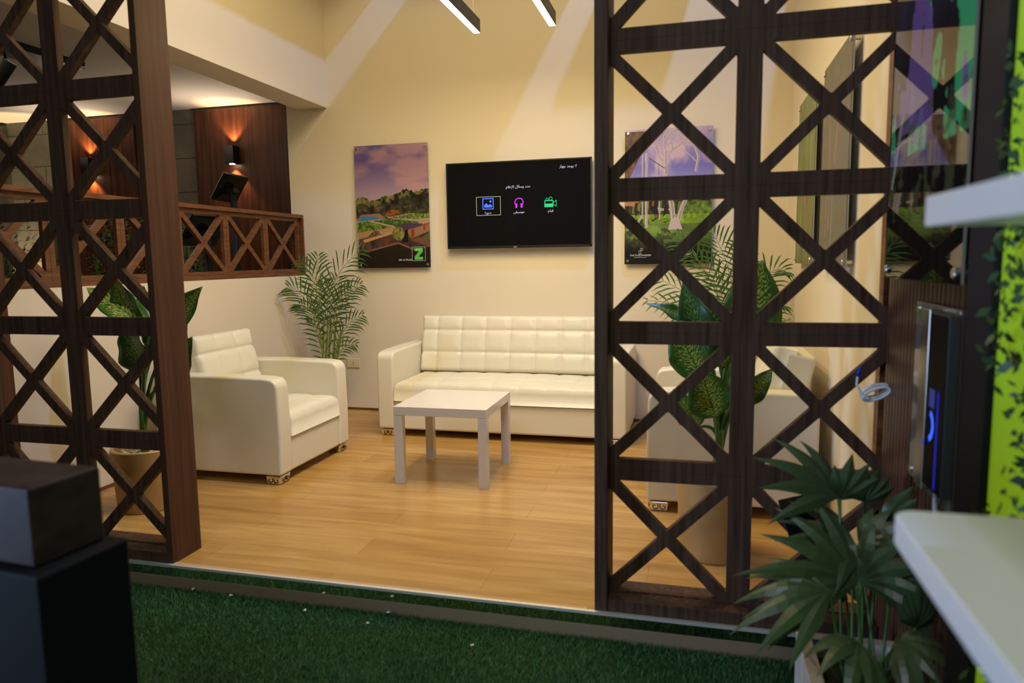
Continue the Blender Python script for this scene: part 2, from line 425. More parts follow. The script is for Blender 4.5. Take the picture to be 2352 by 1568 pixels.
# ------------------------------------------------------------------ upholstery
def puff(bm_name, w, h, t, r, ul, vl, parent, mat_, loc, rot=(0, 0, 0), dep=0.010, wide=0.030, buttons=True, res=0.009, crown=0.0):
    """padded slab lying in local xz, face towards -y, with stitched lines"""
    nu = max(8, int(w/res)); nv = max(8, int(h/res))
    U = np.linspace(0, w, nu+1); Vv = np.linspace(0, h, nv+1)
    uu, vv = np.meshgrid(U, Vv)
    du = np.minimum(uu, w-uu); dv = np.minimum(vv, h-vv)
    def rd(d): q = 1-np.clip(d/r, 0, 1); return r*(1-np.sqrt(np.clip(1-q*q, 0, 1)))
    T = t - np.maximum(rd(du), rd(dv)) + crown*np.sin(PI*uu/w)*np.sin(PI*vv/h)
    G = np.zeros_like(T)
    for x in ul:
        d = np.abs(uu-x); G = np.maximum(G, dep*(0.45*np.exp(-(d/0.006)**2)+0.55*np.exp(-(d/wide)**2)))
    for z in vl:
        d = np.abs(vv-z); G = np.maximum(G, dep*1.2*(0.45*np.exp(-(d/0.006)**2)+0.55*np.exp(-(d/wide)**2)))
    if buttons:
        for x in ul:
            for z in vl:
                G += 0.008*np.exp(-(((uu-x)**2+(vv-z)**2)/0.018**2))
    T = T-G
    k = (nu+1)*(nv+1)
    vs = np.concatenate([np.stack([uu.ravel(), -T.ravel(), vv.ravel()], 1), np.stack([uu.ravel(), np.zeros(k), vv.ravel()], 1)])
    fs = []
    for j in range(nv):
        for i in range(nu):
            a = j*(nu+1)+i
            fs.append((a, a+1, a+nu+2, a+nu+1))
    def idx(i, j): return j*(nu+1)+i
    ring = [idx(i, 0) for i in range(nu+1)]+[idx(nu, j) for j in range(1, nv+1)]+[idx(i, nv) for i in range(nu-1, -1, -1)]+[idx(0, j) for j in range(nv-1, 0, -1)]
    for a, b_ in zip(ring, ring[1:]+ring[:1]): fs.append((b_, a, a+k, b_+k))
    fs.append(tuple(q+k for q in ring[::-1][::-1]))
    me = bpy.data.meshes.new(bm_name); me.from_pydata(vs.tolist(), [], fs)
    o = link(bm_name, me, mat_, parent, smooth=True)
    o.location = loc; o.rotation_euler = rot
    return o
def foot_obj(parent, x, y, sx, sy):
    m_ = MB().box(-0.055, 0.055, -0.05, 0.05, 0.0, 0.05)
    m_.v = [(v[0]*(1 if v[2] > 0.01 else 0.86)+ (0.006*sx if v[2] < 0.01 else 0), v[1]*(1 if v[2] > 0.01 else 0.86), v[2]) for v in m_.v]
    f = m_.build('foot', M['chrome'], parent, bevel=0.008, seg=3); f.location = (x, y, 0)
    for face in (0, 1):
        s_ = MB()
        for cxx, sg in ((-0.020, 1), (0.022, -1)):
            pts = []
            for k in range(15):
                a = k*0.42; rr = 0.004+0.0011*k
                px_, pz_ = cxx+sg*rr*math.cos(a+1.2), 0.025+rr*math.sin(a+1.2)
                pts.append((px_, sy*0.0505, pz_) if face == 0 else (sx*0.0555, px_, pz_))
            s_.tube(pts, 0.0022, 5)
        s_.build('scroll', M['black'], f)
def sofa(name, label, cat, W_, D_, loc, rz, cols, group=None, arm=0.125, seat_z=0.40, rows=(0.15, 0.325)):
    t = empty(name, label, cat, loc, rz, group)
    hw = W_/2; yf = -D_/2; yb = D_/2; c = M['cream']
    for s_ in (-1, 1):
        x0, x1 = sorted((s_*hw, s_*(hw-arm)))
        a = MB()
        prof = [(yf, 0.055), (yf-0.004, 0.30), (yf+0.002, 0.560), (yf+0.010, 0.592), (yf+0.035, 0.613), (yf+0.09, 0.620), (0, 0.626), (yb-0.06, 0.622), (yb-0.02, 0.60), (yb, 0.56), (yb, 0.055)]
        vs = [(x0, q[0], q[1]) for q in prof]+[(x1, q[0], q[1]) for q in prof]; k = len(prof)
        a.add(vs, [tuple(range(k)), tuple(range(2*k-1, k-1, -1))]+[(i, i+k, (i+1) % k+k, (i+1) % k) for i in range(k)])
        o = a.build('armrest', c, t, bevel=0.016, seg=4)
    iw = W_-2*arm
    MB().box(-iw/2-0.004, iw/2+0.004, yf+0.008, yb-0.02, 0.052, 0.262).build('base', c, t, bevel=0.018, seg=4)
    # seat cushion: stitched slab laid flat
    sw = iw-0.006; sd = D_-0.24
    if cols > 4: ul = [0.135+0.198*i for i in range(cols)]; ul = [u for u in ul if u < sw-0.06]
    else: ul = [sw/3, 2*sw/3]
    o = puff('seat_cushion', sw, sd, seat_z-0.262, 0.055, ul, [0.16, 0.34], t, c, (-sw/2, yf-0.006, 0.262), (-PI/2, 0, 0), dep=0.008, buttons=False, crown=0.028)
    o.scale = (1, 1, 1)
    # back frame and back cushion, leaning back
    b_ = MB().box(-iw/2, iw/2, -0.02, 0.12, 0.0, 0.60).build('back_frame', c, t, bevel=0.02, seg=3)
    b_.location = (0, yb-0.24, 0.215); b_.rotation_euler = (-0.20, 0, 0)
    puff('back_cushion', sw, 0.442, 0.115, 0.035, ul, rows, t, c, (-sw/2, yb-0.195, 0.385), (-0.24, 0, 0), dep=0.015, crown=0.014)
    for sx in (-1, 1):
        for sy in (-1, 1):
            foot_obj(t, sx*(hw-0.065), yf+0.06 if sy < 0 else yb-0.06, sx, sy)
    return t
sofa('sofa', 'long cream leather sofa with button tufted back against the rear wall', 'sofa', 1.80, 0.80, (-1.17, 2.585, 0), 0, 8)
sofa('armchair', 'cream leather armchair at the left with its tufted back to the low wall', 'armchair', 0.83, 0.83, (-2.525, 1.388, 0), PI/2, 2, 'cream armchairs facing each other')
sofa('armchair', 'cream leather armchair behind the right lattice screen, facing the table', 'armchair', 0.83, 0.80, (0.345, 1.418, 0), -PI/2, 2, 'cream armchairs facing each other')

# ------------------------------------------------------------------ table
t = empty('coffee_table', 'small square white lacquered coffee table on four square legs', 'table', (-1.2166, 1.4336, 0), 0.0116)
MB().box(-.275, .275, -.275, .275, .400, .450).build('tabletop', M['lacquer'], t, bevel=0.0015)
for sx in (-1, 1):
    for sy in (-1, 1):
        x0, x1 = sorted((sx*.275, sx*.225)); y0, y1 = sorted((sy*.275, sy*.225))
        MB().box(x0, x1, y0, y1, 0, .3985).build('leg', M['lacquer'], t, bevel=0.0012)

# ------------------------------------------------------------------ text as flat meshes
def text_mesh(name, s, size, mat_, parent, loc, rot, align='CENTER', ext=0.0004, sx=1.0):
    cu = bpy.data.curves.new(name, 'FONT'); cu.body = s; cu.size = size; cu.align_x = align; cu.extrude = ext
    co = bpy.data.objects.new(name, cu); COL.objects.link(co)
    me = bpy.data.meshes.new_from_object(co.evaluated_get(bpy.context.evaluated_depsgraph_get()))
    bpy.data.objects.remove(co)
    me.materials.clear()
    o = link(name, me, mat_, parent); o.location = loc; o.rotation_euler = rot; o.scale = (sx, 1, 1)
    return o

# ------------------------------------------------------------------ television
def em(name, c, s=1.0): return mat(name, (0.0, 0.0, 0.0), 0.5, emit=c, es=s)
t = empty('television', 'flat black television showing a menu of three icons, on the rear wall above the sofa', 'television', (-1.186, 2.93, 1.6925))
hw, hz = 0.5795, 0.3345
MB().box(-hw, hw, 0.0, 0.035, -hz, hz).build('body', M['black'], t, bevel=0.004)
MB().box(-0.25, 0.25, 0.035, 0.069, -0.18, 0.16).build('wall_bracket', M['black'], t)
fr = MB()
for a in ((-hw, hw, -0.004, 0.002, hz-0.010, hz), (-hw, hw, -0.004, 0.002, -hz, -hz+0.018), (-hw, -hw+0.010, -0.004, 0.002, -hz, hz), (hw-0.010, hw, -0.004, 0.002, -hz, hz)): fr.box(*a)
fr.build('bezel', M['black'], t, bevel=0.001)
scr = MB().box(-hw+0.010, hw-0.010, -0.002, 0.0, -hz+0.018, hz-0.010).build('screen', M['screen'], t)
W_w = em('icon_white', (0.75, 0.75, 1.0), 0.9)
def tvp(px, py):   # place on the television face in its own axes
    p = at(px, py, 2.927); return (p.x+1.186, p.z-1.6925)
YS = -0.0032
def line_pts(pts, w, name, m_, closed=False, par=scr):
    b_ = MB(); P_ = [Vector((p[0], p[1])) for p in pts]
    n_ = len(P_); seg = n_ if closed else n_-1
    for i in range(seg):
        p, q = P_[i], P_[(i+1) % n_]; d = (q-p).normalized(); e = Vector((-d.y, d.x))*w/2; d = d*w/2
        b_.add([(p.x-d.x+e.x, YS, p.y-d.y+e.y), (p.x-d.x-e.x, YS, p.y-d.y-e.y), (q.x+d.x-e.x, YS, q.y+d.y-e.y), (q.x+d.x+e.x, YS, q.y+d.y+e.y)], [(0, 1, 2, 3)])
    return b_
def merge(name, lst, m_, par):
    b_ = MB()
    for l in lst: b_.add(l.v, l.f)
    return b_.build(name, m_, par)
def arc(cx, cy, r, a0, a1, n_=20): return [(cx+r*math.cos(a0+(a1-a0)*k/n_), cy+r*math.sin(a0+(a1-a0)*k/n_)) for k in range(n_+1)]
def poly2(pts): return MB().add([(p[0], YS, p[1]) for p in pts], [tuple(range(len(pts)))])
a = tvp(1095, 495); b2 = tvp(1149, 451)
merge('highlight_frame', [line_pts([(a[0], a[1]), (b2[0], a[1]), (b2[0], b2[1]), (a[0], b2[1])], 0.0035, '', None, True)], em('icon_cream', (0.75, 0.8, 0.5), 0.7), scr)
# picture icon
c = tvp(1121, 468); w_ = 0.042; h_ = 0.040
merge('picture_icon', [line_pts([(c[0]-w_, c[1]-h_), (c[0]+w_, c[1]-h_), (c[0]+w_, c[1]+h_), (c[0]-w_, c[1]+h_)], 0.007, '', None, True),
      poly2([(c[0]-.031, c[1]-.028), (c[0]+.031, c[1]-.028), (c[0]+.031, c[1]-.012), (c[0]+.016, c[1]-.002), (c[0]+.002, c[1]-.012), (c[0]-.013, c[1]+.006), (c[0]-.031, c[1]-.008)]),
      poly2(arc(c[0]+.020, c[1]+.018, .009, 0, 2*PI))], em('icon_blue', (0.08, 0.18, 1.0), 1.2), scr)
# headphones
c = tvp(1192, 466)
merge('headphone_icon', [line_pts(arc(c[0], c[1]+.004, .033, -0.35, PI+0.35, 22), 0.007, '', None),
      poly2([(c[0]-.028, c[1]-.038), (c[0]-.014, c[1]-.036), (c[0]-.012, c[1]-.004), (c[0]-.028, c[1]-.004)]),
      poly2([(c[0]+.028, c[1]-.038), (c[0]+.014, c[1]-.036), (c[0]+.012, c[1]-.004), (c[0]+.028, c[1]-.004)])], em('icon_magenta', (0.62, 0.03, 0.95), 1.2), scr)
# film camera
c = tvp(1263, 466)
merge('camera_icon', [line_pts([(c[0]-.040, c[1]-.028), (c[0]+.024, c[1]-.028), (c[0]+.024, c[1]+.018), (c[0]-.040, c[1]+.018)], 0.006, '', None, True),
      poly2([(c[0]-.040, c[1]-.028), (c[0]+.024, c[1]-.028), (c[0]+.024, c[1]-.004), (c[0]-.040, c[1]-.004)]),
      line_pts([(c[0]+.026, c[1]+.002), (c[0]+.050, c[1]+.020), (c[0]+.050, c[1]-.026), (c[0]+.026, c[1]-.010)], 0.004, '', None, True),
      line_pts(arc(c[0]-.022, c[1]+.028, .009, 0, 2*PI), 0.004, '', None), line_pts(arc(c[0]+.006, c[1]+.033, .012, 0, 2*PI), 0.004, '', None)], em('icon_green', (0.01, 0.62, 0.22), 1.1), scr)
R90 = (PI/2, 0, 0)
# Arabic presentation forms, written in visual (left to right) order
TXT = {'head': ('\uFEE1\uFEFC\uFECB\uFEF9\uFE8D \uFEDE\uFE8B\uFE8E\uFEB3\uFEED \uFEA9\uFEAA\uFEA3', (1190, 431), 0.028),
       'dev': ('\uFEAF\uFE8E\uFEEC\uFE9F \uFEAA\uFE9F\uFEEE\uFEF3 \uFEFB', (1305, 384), 0.028),
       'pic': ('\uFE93\uFEAD\uFEEE\uFEBB', (1121, 491), 0.026), 'mus': ('\uFEF0\uFED8\uFEF4\uFEB3\uFEEE\uFEE3', (1192, 489), 0.026), 'mov': ('\uFEE2\uFEE0\uFEF4\uFED3', (1265, 486), 0.026)}
for k_, (s_, pp, sz) in TXT.items():
    q = tvp(*pp); text_mesh('caption', s_, sz, W_w, scr, (q[0], YS, q[1]), R90)
text_mesh('maker_mark', 'JAC', 0.016, mat('mark_silver', (0.6, 0.6, 0.6), 0.4), t, (-0.02, -0.0045, -hz+0.003), R90)

# ------------------------------------------------------------------ posters: printed colours painted on a fine mesh
def seg_dist(X, Y, pts):
    D = np.full(X.shape, 1e9)
    for (x0, y0), (x1, y1) in zip(pts[:-1], pts[1:]):
        dx, dy = x1-x0, y1-y0; q = np.clip(((X-x0)*dx+(Y-y0)*dy)/(dx*dx+dy*dy+1e-12), 0, 1)
        D = np.minimum(D, np.hypot(X-x0-q*dx, Y-y0-q*dy))
    return D
def inpoly(X, Y, pts):
    r = np.zeros(X.shape, bool); j = len(pts)-1
    for i in range(len(pts)):
        xi, yi = pts[i]; xj, yj = pts[j]
        c_ = ((yi > Y) != (yj > Y)) & (X < (xj-xi)*(Y-yi)/((yj-yi) or 1e-9)+xi)
        r ^= c_; j = i
    return r
class Paint:
    def __init__(s, w, h, nx, seed=1):
        s.nx = nx; s.ny = int(nx*h/w); s.w = w; s.h = h
        s.X, s.Y = np.meshgrid(np.linspace(0, 1, s.nx), np.linspace(0, 1, s.ny))   # Y downwards
        s.C = np.zeros((s.ny, s.nx, 3)); s.seed = seed
    def noise(s, cy, cx, k=0, o=4): return noise2(s.ny, s.nx, (cy, cx), s.seed*100+k, o)
    def grad(s, stops, mask=None):
        ys = [a[0] for a in stops]; out = np.stack([np.interp(s.Y, ys, [a[1][i] for a in stops]) for i in range(3)], -1)
        if mask is None: s.C[:] = out
        else: s.C[mask] = out[mask]
    def fill(s, mask, col, nz=None, amp=0.3, a=1.0):
        c_ = np.array(col, float)[None, None, :]*np.ones_like(s.C)
        if nz is not None: c_ = c_*(1+amp*(nz-0.5)*2)[..., None]
        al = (mask.astype(float)*a)[..., None]
        s.C = s.C*(1-al)+c_*al
    def poly(s, pts, col, **k): s.fill(inpoly(s.X, s.Y, pts), col, **k)
    def line(s, pts, wd, col, **k): s.fill(seg_dist(s.X*s.w/s.h, s.Y, [(p[0]*s.w/s.h, p[1]) for p in pts]) < wd, col, **k)
    def mesh(s, name, parent, mat_, loc, rot):
        c_ = np.clip(s.C/255, 0, 1); lin = np.where(c_ <= 0.04045, c_/12.92, ((c_+0.055)/1.055)**2.4)
        n_ = s.nx*s.ny; me = bpy.data.meshes.new(name)
        vs = np.stack([(s.X-0.5).ravel()*s.w, np.zeros(n_), (0.5-s.Y).ravel()*s.h], 1)
        i = np.arange(s.ny-1)[:, None]*s.nx+np.arange(s.nx-1)[None, :]; i = i.ravel()
        F = np.stack([i, i+s.nx, i+s.nx+1, i+1], 1)
        me.vertices.add(n_); me.vertices.foreach_set('co', vs.reshape(-1))
        me.loops.add(F.size); me.loops.foreach_set('vertex_index', F.reshape(-1))
        me.polygons.add(len(F)); me.polygons.foreach_set('loop_start', np.arange(0, F.size, 4)); me.polygons.foreach_set('loop_total', np.full(len(F), 4))
        me.update()
        ca = me.color_attributes.new('print', 'FLOAT_COLOR', 'POINT')
        ca.data.foreach_set('color', np.concatenate([lin.reshape(-1, 3), np.ones((n_, 1))], 1).reshape(-1))
        o = link(name, me, mat_, parent); o.location = loc; o.rotation_euler = rot
        return o
def printmat(name, coat=0.6, rough=0.35, ior=1.5):
    m = mat(name, (1, 1, 1), rough, coat=coat)
    a_ = m.node_tree.nodes.new('ShaderNodeAttribute'); a_.attribute_name = 'print'
    m.node_tree.links.new(a_.outputs['Color'], m.node_tree.nodes['Principled BSDF'].inputs['Base Color'])
    m.node_tree.nodes['Principled BSDF'].inputs['Coat IOR'].default_value = ior
    return m
M['print'] = printmat('poster_print')
M['printg'] = printmat('poster_print_glossy', 0.0, 0.45)
M['printg'].node_tree.nodes['Principled BSDF'].inputs['Specular IOR Level'].default_value = 0.25
M['printm'] = printmat('poster_print_mirrorlike', 1.0, 0.5, 1.42)
M['printm'].node_tree.nodes['Principled BSDF'].inputs['Specular IOR Level'].default_value = 0.0
M['edge'] = mat('acrylic_edge', (0.35, 0.36, 0.34), 0.15, spec=0.6)
def poster(name, label, w, h, loc, rz, P_, mprint, cat='poster', group=None, standoff=0.032, knob=0.011):
    t = empty(name, label, cat, loc, rz, group)     # local: face -y, wall at +standoff
    MB().box(-w/2, w/2, 0.0, 0.008, -h/2, h/2).build('panel', M['edge'], t, bevel=0.002)
    P_.mesh('print', t, mprint, (0, -0.0012, 0), (0, 0, 0))
    for sx in (-1, 1):
        for sz in (-1, 1):
            c_ = MB()
            pr = [(0.0001, -0.010), (knob*0.8, -0.010), (knob, -0.007), (knob, -0.001), (knob*0.8, 0.0), (knob*0.8, standoff), (0.0001, standoff)]
            c_.lathe(pr, 16)
            o = c_.build('standoff', M['steel'], t, smooth=False); o.location = (sx*(w/2-0.024), 0, sz*(h/2-0.026)); o.rotation_euler = (-PI/2, 0, 0)
    return t
# --- poster 1: green roofs and pool
P1 = Paint(0.644, 0.994, 210, 1)
def q1(x, y): return ((x-40)/880, (y-60)/1480)
def Q1(*a): return [q1(*p) for p in a]
P1.grad([(0, (104, 88, 150)), (.1, (92, 76, 142)), (.22, (120, 100, 150)), (.36, (160, 130, 150)), (.46, (168, 148, 145)), (1, (160, 140, 130))])
nz = P1.noise(10, 3, 1); P1.fill(np.ones_like(P1.X), (196, 150, 150), a=1.0*np.clip((nz-0.45)*2.2+0.5*(P1.X-P1.Y*1.2), 0, 0.65))
tn = P1.noise(26, 18, 2)
top = np.interp(P1.X, [0, .03, .1, .17, .2, .35, .5, .62, .66, .72, .78, .85, .92, 1], [.45, .42, .41, .44, .45, .425, .405, .39, .36, .365, .385, .38, .37, .365])+(P1.noise(3, 30, 3)-0.5)*0.03
P1.fill((P1.Y > top) & (P1.Y < .60), (52, 50, 30), nz=tn, amp=0.9)
P1.fill((P1.Y > top) & (P1.Y < top+.05) & (tn > .48), (98, 92, 48), nz=tn, amp=.6)
P1.fill((P1.Y > .50) & (P1.Y < .60) & (P1.noise(40, 20, 5) > .60), (120, 92, 78), a=.8)
P1.poly(Q1((400, 900), (420, 850), (480, 835), (560, 850), (565, 890), (480, 905)), (140, 78, 30), nz=tn, amp=.7)
P1.poly(Q1((40, 975), (90, 890), (320, 875), (400, 940), (60, 975)), (150, 105, 85))
P1.poly(Q1((90, 905), (310, 915), (330, 940), (85, 970)), (52, 128, 150))
gn = P1.noise(70, 50, 6)
P1.poly(Q1((45, 1100), (50, 985), (190, 965), (500, 1045), (490, 1080), (40, 1105)), (88, 110, 42), nz=gn, amp=.8)
P1.poly(Q1((230, 965), (440, 945), (800, 985), (780, 1015), (530, 1040)), (70, 95, 36), nz=gn, amp=.8)
P1.poly(Q1((440, 930), (740, 890), (925, 895), (925, 940), (780, 960)), (100, 118, 44), nz=gn, amp=.8)
P1.line(Q1((190, 965), (510, 1050)), .004, (176, 150, 120)); P1.line(Q1((430, 930), (790, 985)), .004, (160, 130, 110)); P1.line(Q1((420, 925), (740, 888)), .003, (170, 140, 110))
P1.poly(Q1((60, 1380), (60, 1175), (500, 1100), (600, 1090), (925, 1000), (925, 1380)), (72, 52, 46), nz=tn, amp=.5)
P1.poly(Q1((50, 1105), (500, 1045), (520, 1075), (430, 1110), (300, 1100), (180, 1160), (60, 1185)), (172, 130, 88))
P1.poly(Q1((110, 1195), (470, 1100), (500, 1120), (130, 1230)), (190, 145, 98))
P1.poly(Q1((160, 1170), (250, 1080), (310, 1090), (330, 1130), (200, 1170)), (95, 80, 48), nz=gn, amp=.6)
P1.poly(Q1((500, 1040), (620, 1005), (780, 1010), (840, 1010), (840, 1050), (600, 1100)), (74, 58, 74))
P1.poly(Q1((790, 985), (925, 955), (925, 985), (800, 1010)), (182, 135, 92))
P1.poly(Q1((640, 1090), (925, 1010), (925, 1100), (700, 1190)), (150, 108, 76)); P1.poly(Q1((700, 1080), (735, 1070), (735, 1170), (700, 1180)), (136, 62, 22)); P1.poly(Q1((848, 1015), (868, 1010), (868, 1085), (848, 1090)), (136, 62, 22))
P1.poly(Q1((375, 1180), (425, 1165), (425, 1260), (375, 1275)), (112, 55, 24)); P1.poly(Q1((590, 1100), (660, 1080), (660, 1230), (590, 1240)), (26, 18, 16))
P1.poly(Q1((800, 1200), (925, 1110), (925, 1200), (880, 1240)), (86, 92, 44)); P1.poly(Q1((700, 1210), (800, 1170), (860, 1190), (925, 1240), (925, 1300)), (110, 76, 58))
P1.fill(np.hypot((P1.X-.575)*.65, P1.Y-.72) < .055, (118, 116, 58), nz=gn, amp=.6)
P1.poly(Q1((60, 1380), (530, 1235), (760, 1330), (925, 1290), (925, 1545), (40, 1545)), (34, 28, 18), nz=gn, amp=.4)
P1.line(Q1((110, 1350), (540, 1240), (780, 1345)), .006, (130, 95, 70))
P1.fill((P1.Y > .86), (24, 17, 14), a=.5); P1.fill((P1.Y > .93), (22, 15, 13), a=.6)
t = poster('poster', 'tall glossy poster of green roofed villas and a pool, left of the television', 0.644, 0.994, (-2.250, 2.962, 1.7105), 0, P1, M['print'])
white_ink = mat('white_ink', (0.75, 0.75, 0.75), 0.5); green_ink = mat('green_ink', (0.10, 0.50, 0.07), 0.5)
def pl(x, y, w=0.644, h=0.994, f=q1): u, v_ = f(x, y); return ((u-.5)*w, (.5-v_)*h)
a = pl(705, 1458); b2 = pl(862, 1292)
YS = -0.0028
bx = line_pts([(a[0], a[1]), (b2[0], a[1]), (b2[0], b2[1]), (a[0], b2[1])], 0.0022, '', None, True); bx.build('logo_frame', white_ink, t)
cx_ = (a[0]+b2[0])/2; cz_ = (a[1]+b2[1])/2
poly2([(cx_-.036, cz_+.048), (cx_+.036, cz_+.048), (cx_+.036, cz_+.016), (cx_-.004, cz_-.024), (cx_+.036, cz_-.024), (cx_+.036, cz_-.048), (cx_-.036, cz_-.048), (cx_-.036, cz_-.020), (cx_+.004, cz_+.022), (cx_-.036, cz_+.022)]).build('logo_letter', green_ink, t)
text_mesh('logo_text', 'ZinCo', 0.021, mat('pale_green_ink', (0.45, 0.8, 0.4), 0.5), t, (cx_, -0.0034, cz_+0.028), R90)
p_ = pl(620, 1455); text_mesh('slogan', 'Life on Roofs', 0.022, white_ink, t, (p_[0], YS, p_[1]), R90)
# --- poster 2: sculpture playground
P2 = Paint(0.634, 0.99, 200, 2)
def q2(x, y): return ((x-70)/935, (y-65)/1440)
def Q2(*a): return [q2(*p) for p in a]
P2.grad([(0, (176, 160, 190)), (.15, (140, 124, 190)), (.28, (120, 112, 196)), (.40, (150, 150, 205)), (1, (150, 150, 200))])
nz = P2.noise(6, 5, 1); P2.fill(np.ones_like(P2.X), (214, 190, 200), a=np.clip((nz-.42)*3.0, 0, .8))
dn = P2.noise(40, 30, 2); 
P2.fill((P2.Y > .44) & (P2.Y < .67), (46, 44, 30), nz=P2.noise(8, 60, 3), amp=1.0)
P2.fill((P2.Y > .44) & (P2.Y < .62) & (P2.noise(12, 50, 4) > .56), (112, 120, 56))
P2.fill((P2.Y > .54) & (P2.X > .62) & (P2.Y < .66), (96, 120, 44), nz=dn, amp=.7)
P2.poly(Q2((60, 780), (230, 800), (210, 880), (60, 870)), (176, 120, 96))
P2.fill((P2.Y > .63) & (P2.Y < .70), (122, 158, 44), nz=dn, amp=.3)
P2.fill((P2.Y > .66) & (P2.Y < .705) & (dn > .5) & (P2.X < .62), (50, 60, 30))
P2.fill(P2.Y > .70, (104, 128, 62), nz=P2.noise(20, 6, 7), amp=.35)
P2.fill((P2.Y > .70) & (P2.noise(40, 5, 8) > .62) & (P2.X < .6), (52, 76, 34), a=.8)
P2.poly(Q2((70, 85), (310, 85), (290, 250), (210, 400), (130, 560), (60, 640)), (96, 66, 46), nz=P2.noise(30, 30, 9), amp=.6)
wc = (196, 180, 188); ws = (150, 138, 150)
for L_, wd in (([(510, 540), (505, 400), (495, 300), (500, 200), (560, 110), (640, 90), (710, 130), (715, 190), (640, 260), (530, 320)], .007), ([(545, 85), (490, 150), (495, 260)], .007), ([(500, 440), (430, 350), (395, 250), (480, 240), (570, 225), (580, 290), (525, 370)], .006), ([(510, 545), (508, 300)], .012), ([(560, 790), (585, 920), (600, 1060)], .018), ([(740, 790), (690, 900), (640, 1060)], .015), ([(830, 520), (855, 380), (790, 180)], .010), ([(830, 420), (720, 310), (720, 260), (785, 205)], .005), ([(430, 915), (560, 930)], .009), ([(265, 340), (265, 1000)], .007), ([(305, 330), (310, 1100)], .010), ([(445, 800), (450, 1020)], .005), ([(170, 1130), (250, 1000)], .008)):
    P2.line(Q2(*L_), wd, wc); P2.line([(a_+.006, b_) for a_, b_ in Q2(*L_)], wd*.35, ws)
P2.poly(Q2((575, 1020), (650, 1000), (695, 1135), (540, 1140)), wc)
P2.line(Q2((330, 370), (500, 485)), .003, (80, 76, 90)); P2.line(Q2((383, 410), (383, 545)), .0015, (90, 84, 100)); P2.line(Q2((435, 450), (435, 545)), .0015, (90, 84, 100))
P2.poly(Q2((350, 800), (440, 800), (430, 900), (440, 1010), (400, 1030), (390, 970), (345, 920), (335, 850)), (30, 22, 20)); P2.poly(Q2((368, 800), (395, 800), (385, 880), (370, 880)), (150, 78, 40)); P2.fill(np.hypot((P2.X-.367)*.65, P2.Y-.643) < .014, (140, 84, 60))
P2.poly(Q2((480, 800), (530, 800), (520, 870), (550, 940), (485, 1000), (500, 880)), (36, 28, 24)); P2.poly(Q2((185, 840), (215, 840), (205, 920), (240, 940), (190, 990), (170, 930)), (48, 34, 26))
ln = P2.noise(50, 34, 12)
P2.fill((np.hypot((P2.X-.08)*.9, P2.Y-.83) < .10) & (ln > .45), (64, 70, 44)); P2.fill((np.hypot((P2.X-.46)*.8, P2.Y-.80) < .07) & (ln > .42), (70, 80, 40))
P2.fill(np.ones_like(P2.X), (16, 14, 18), a=np.clip((P2.Y-.80)/.10, 0, 1)*.96)
t = poster('poster', 'glossy poster of a white tree sculpture playground, behind the right lattice screen', 0.634, 0.99, (-0.0447, 2.962, 1.7147), 0, P2, M['print'])
def pl2(x, y): return pl(x, y, 0.634, 0.99, q2)
p_ = pl2(247, 1418); text_mesh('title_text', 'THE PLACEMAKERS', 0.0182, white_ink, t, (p_[0], YS, p_[1]), R90)
a = pl2(228, 1396); b2 = pl2(250, 1358); c_ = pl2(270, 1334)
merge('logo', [line_pts([(a[0], a[1]), (b2[0], a[1]), (b2[0], b2[1]), (a[0], b2[1])], .0022, '', None, True), line_pts([(b2[0], b2[1]), (c_[0], b2[1]), (c_[0], c_[1]), (b2[0], c_[1])], .0022, '', None, True)], white_ink, t)
p_ = pl2(755, 1410); text_mesh('side_text', 'equi', 0.026, white_ink, t, (p_[0], YS, p_[1]), R90)
line_pts([pl2(178, 1432), pl2(316, 1432)], .0016, '', None).build('subtitle_rule', white_ink, t)
# --- two posters on the right wall
P3 = Paint(0.66, 0.95, 110, 3); gz = P3.noise(5, 60, 1); P3.grad([(0, (120, 118, 80)), (.4, (110, 120, 62)), (.7, (116, 112, 72)), (.85, (100, 96, 78)), (1, (92, 88, 74))]); P3.fill(gz > .52, (132, 150, 70), a=.7); P3.fill(gz < .42, (92, 88, 56), a=.7)
P3.fill(np.hypot((P3.X-.5)*.8, P3.Y-.62) < .03, (170, 100, 92)); P3.fill((P3.Y > .86) & (P3.Y < .92) & (P3.X > .5) & (P3.X < .95), (176, 168, 158), a=.8)
t = poster('poster', 'poster with blurred green foliage on the right wall, farther from the lattice screen', 0.66, 0.95, (0.767, 1.93, 1.697), -PI/2, P3, M['printg'])
P4 = Paint(0.67, 0.95, 110, 4); P4.grad([(0, (104, 98, 78)), (.5, (112, 104, 88)), (1, (108, 104, 86))]); P4.fill(P4.noise(30, 16, 1) > .6, (120, 114, 92), a=.5)
P4.line([(.30, .33), (.34, .5), (.36, .56)], .012, (158, 112, 96)); P4.line([(.62, .27), (.55, .42), (.52, .5)], .012, (158, 112, 96)); P4.line([(.25, .6), (.24, .85)], .003, (170, 160, 160)); P4.line([(.48, .6), (.46, .9)], .003, (170, 160, 160)); P4.fill(np.hypot((P4.X-.36)*.8, P4.Y-.79) < .035, (140, 108, 84)); P4.line([(.37, .6), (.36, .78)], .006, (140, 120, 112))
t = poster('poster', 'grey olive poster with two raised pink arms on the right wall, nearer the lattice screen', 0.67, 0.95, (0.767, 1.03, 1.690), -PI/2, P4, M['printg'])
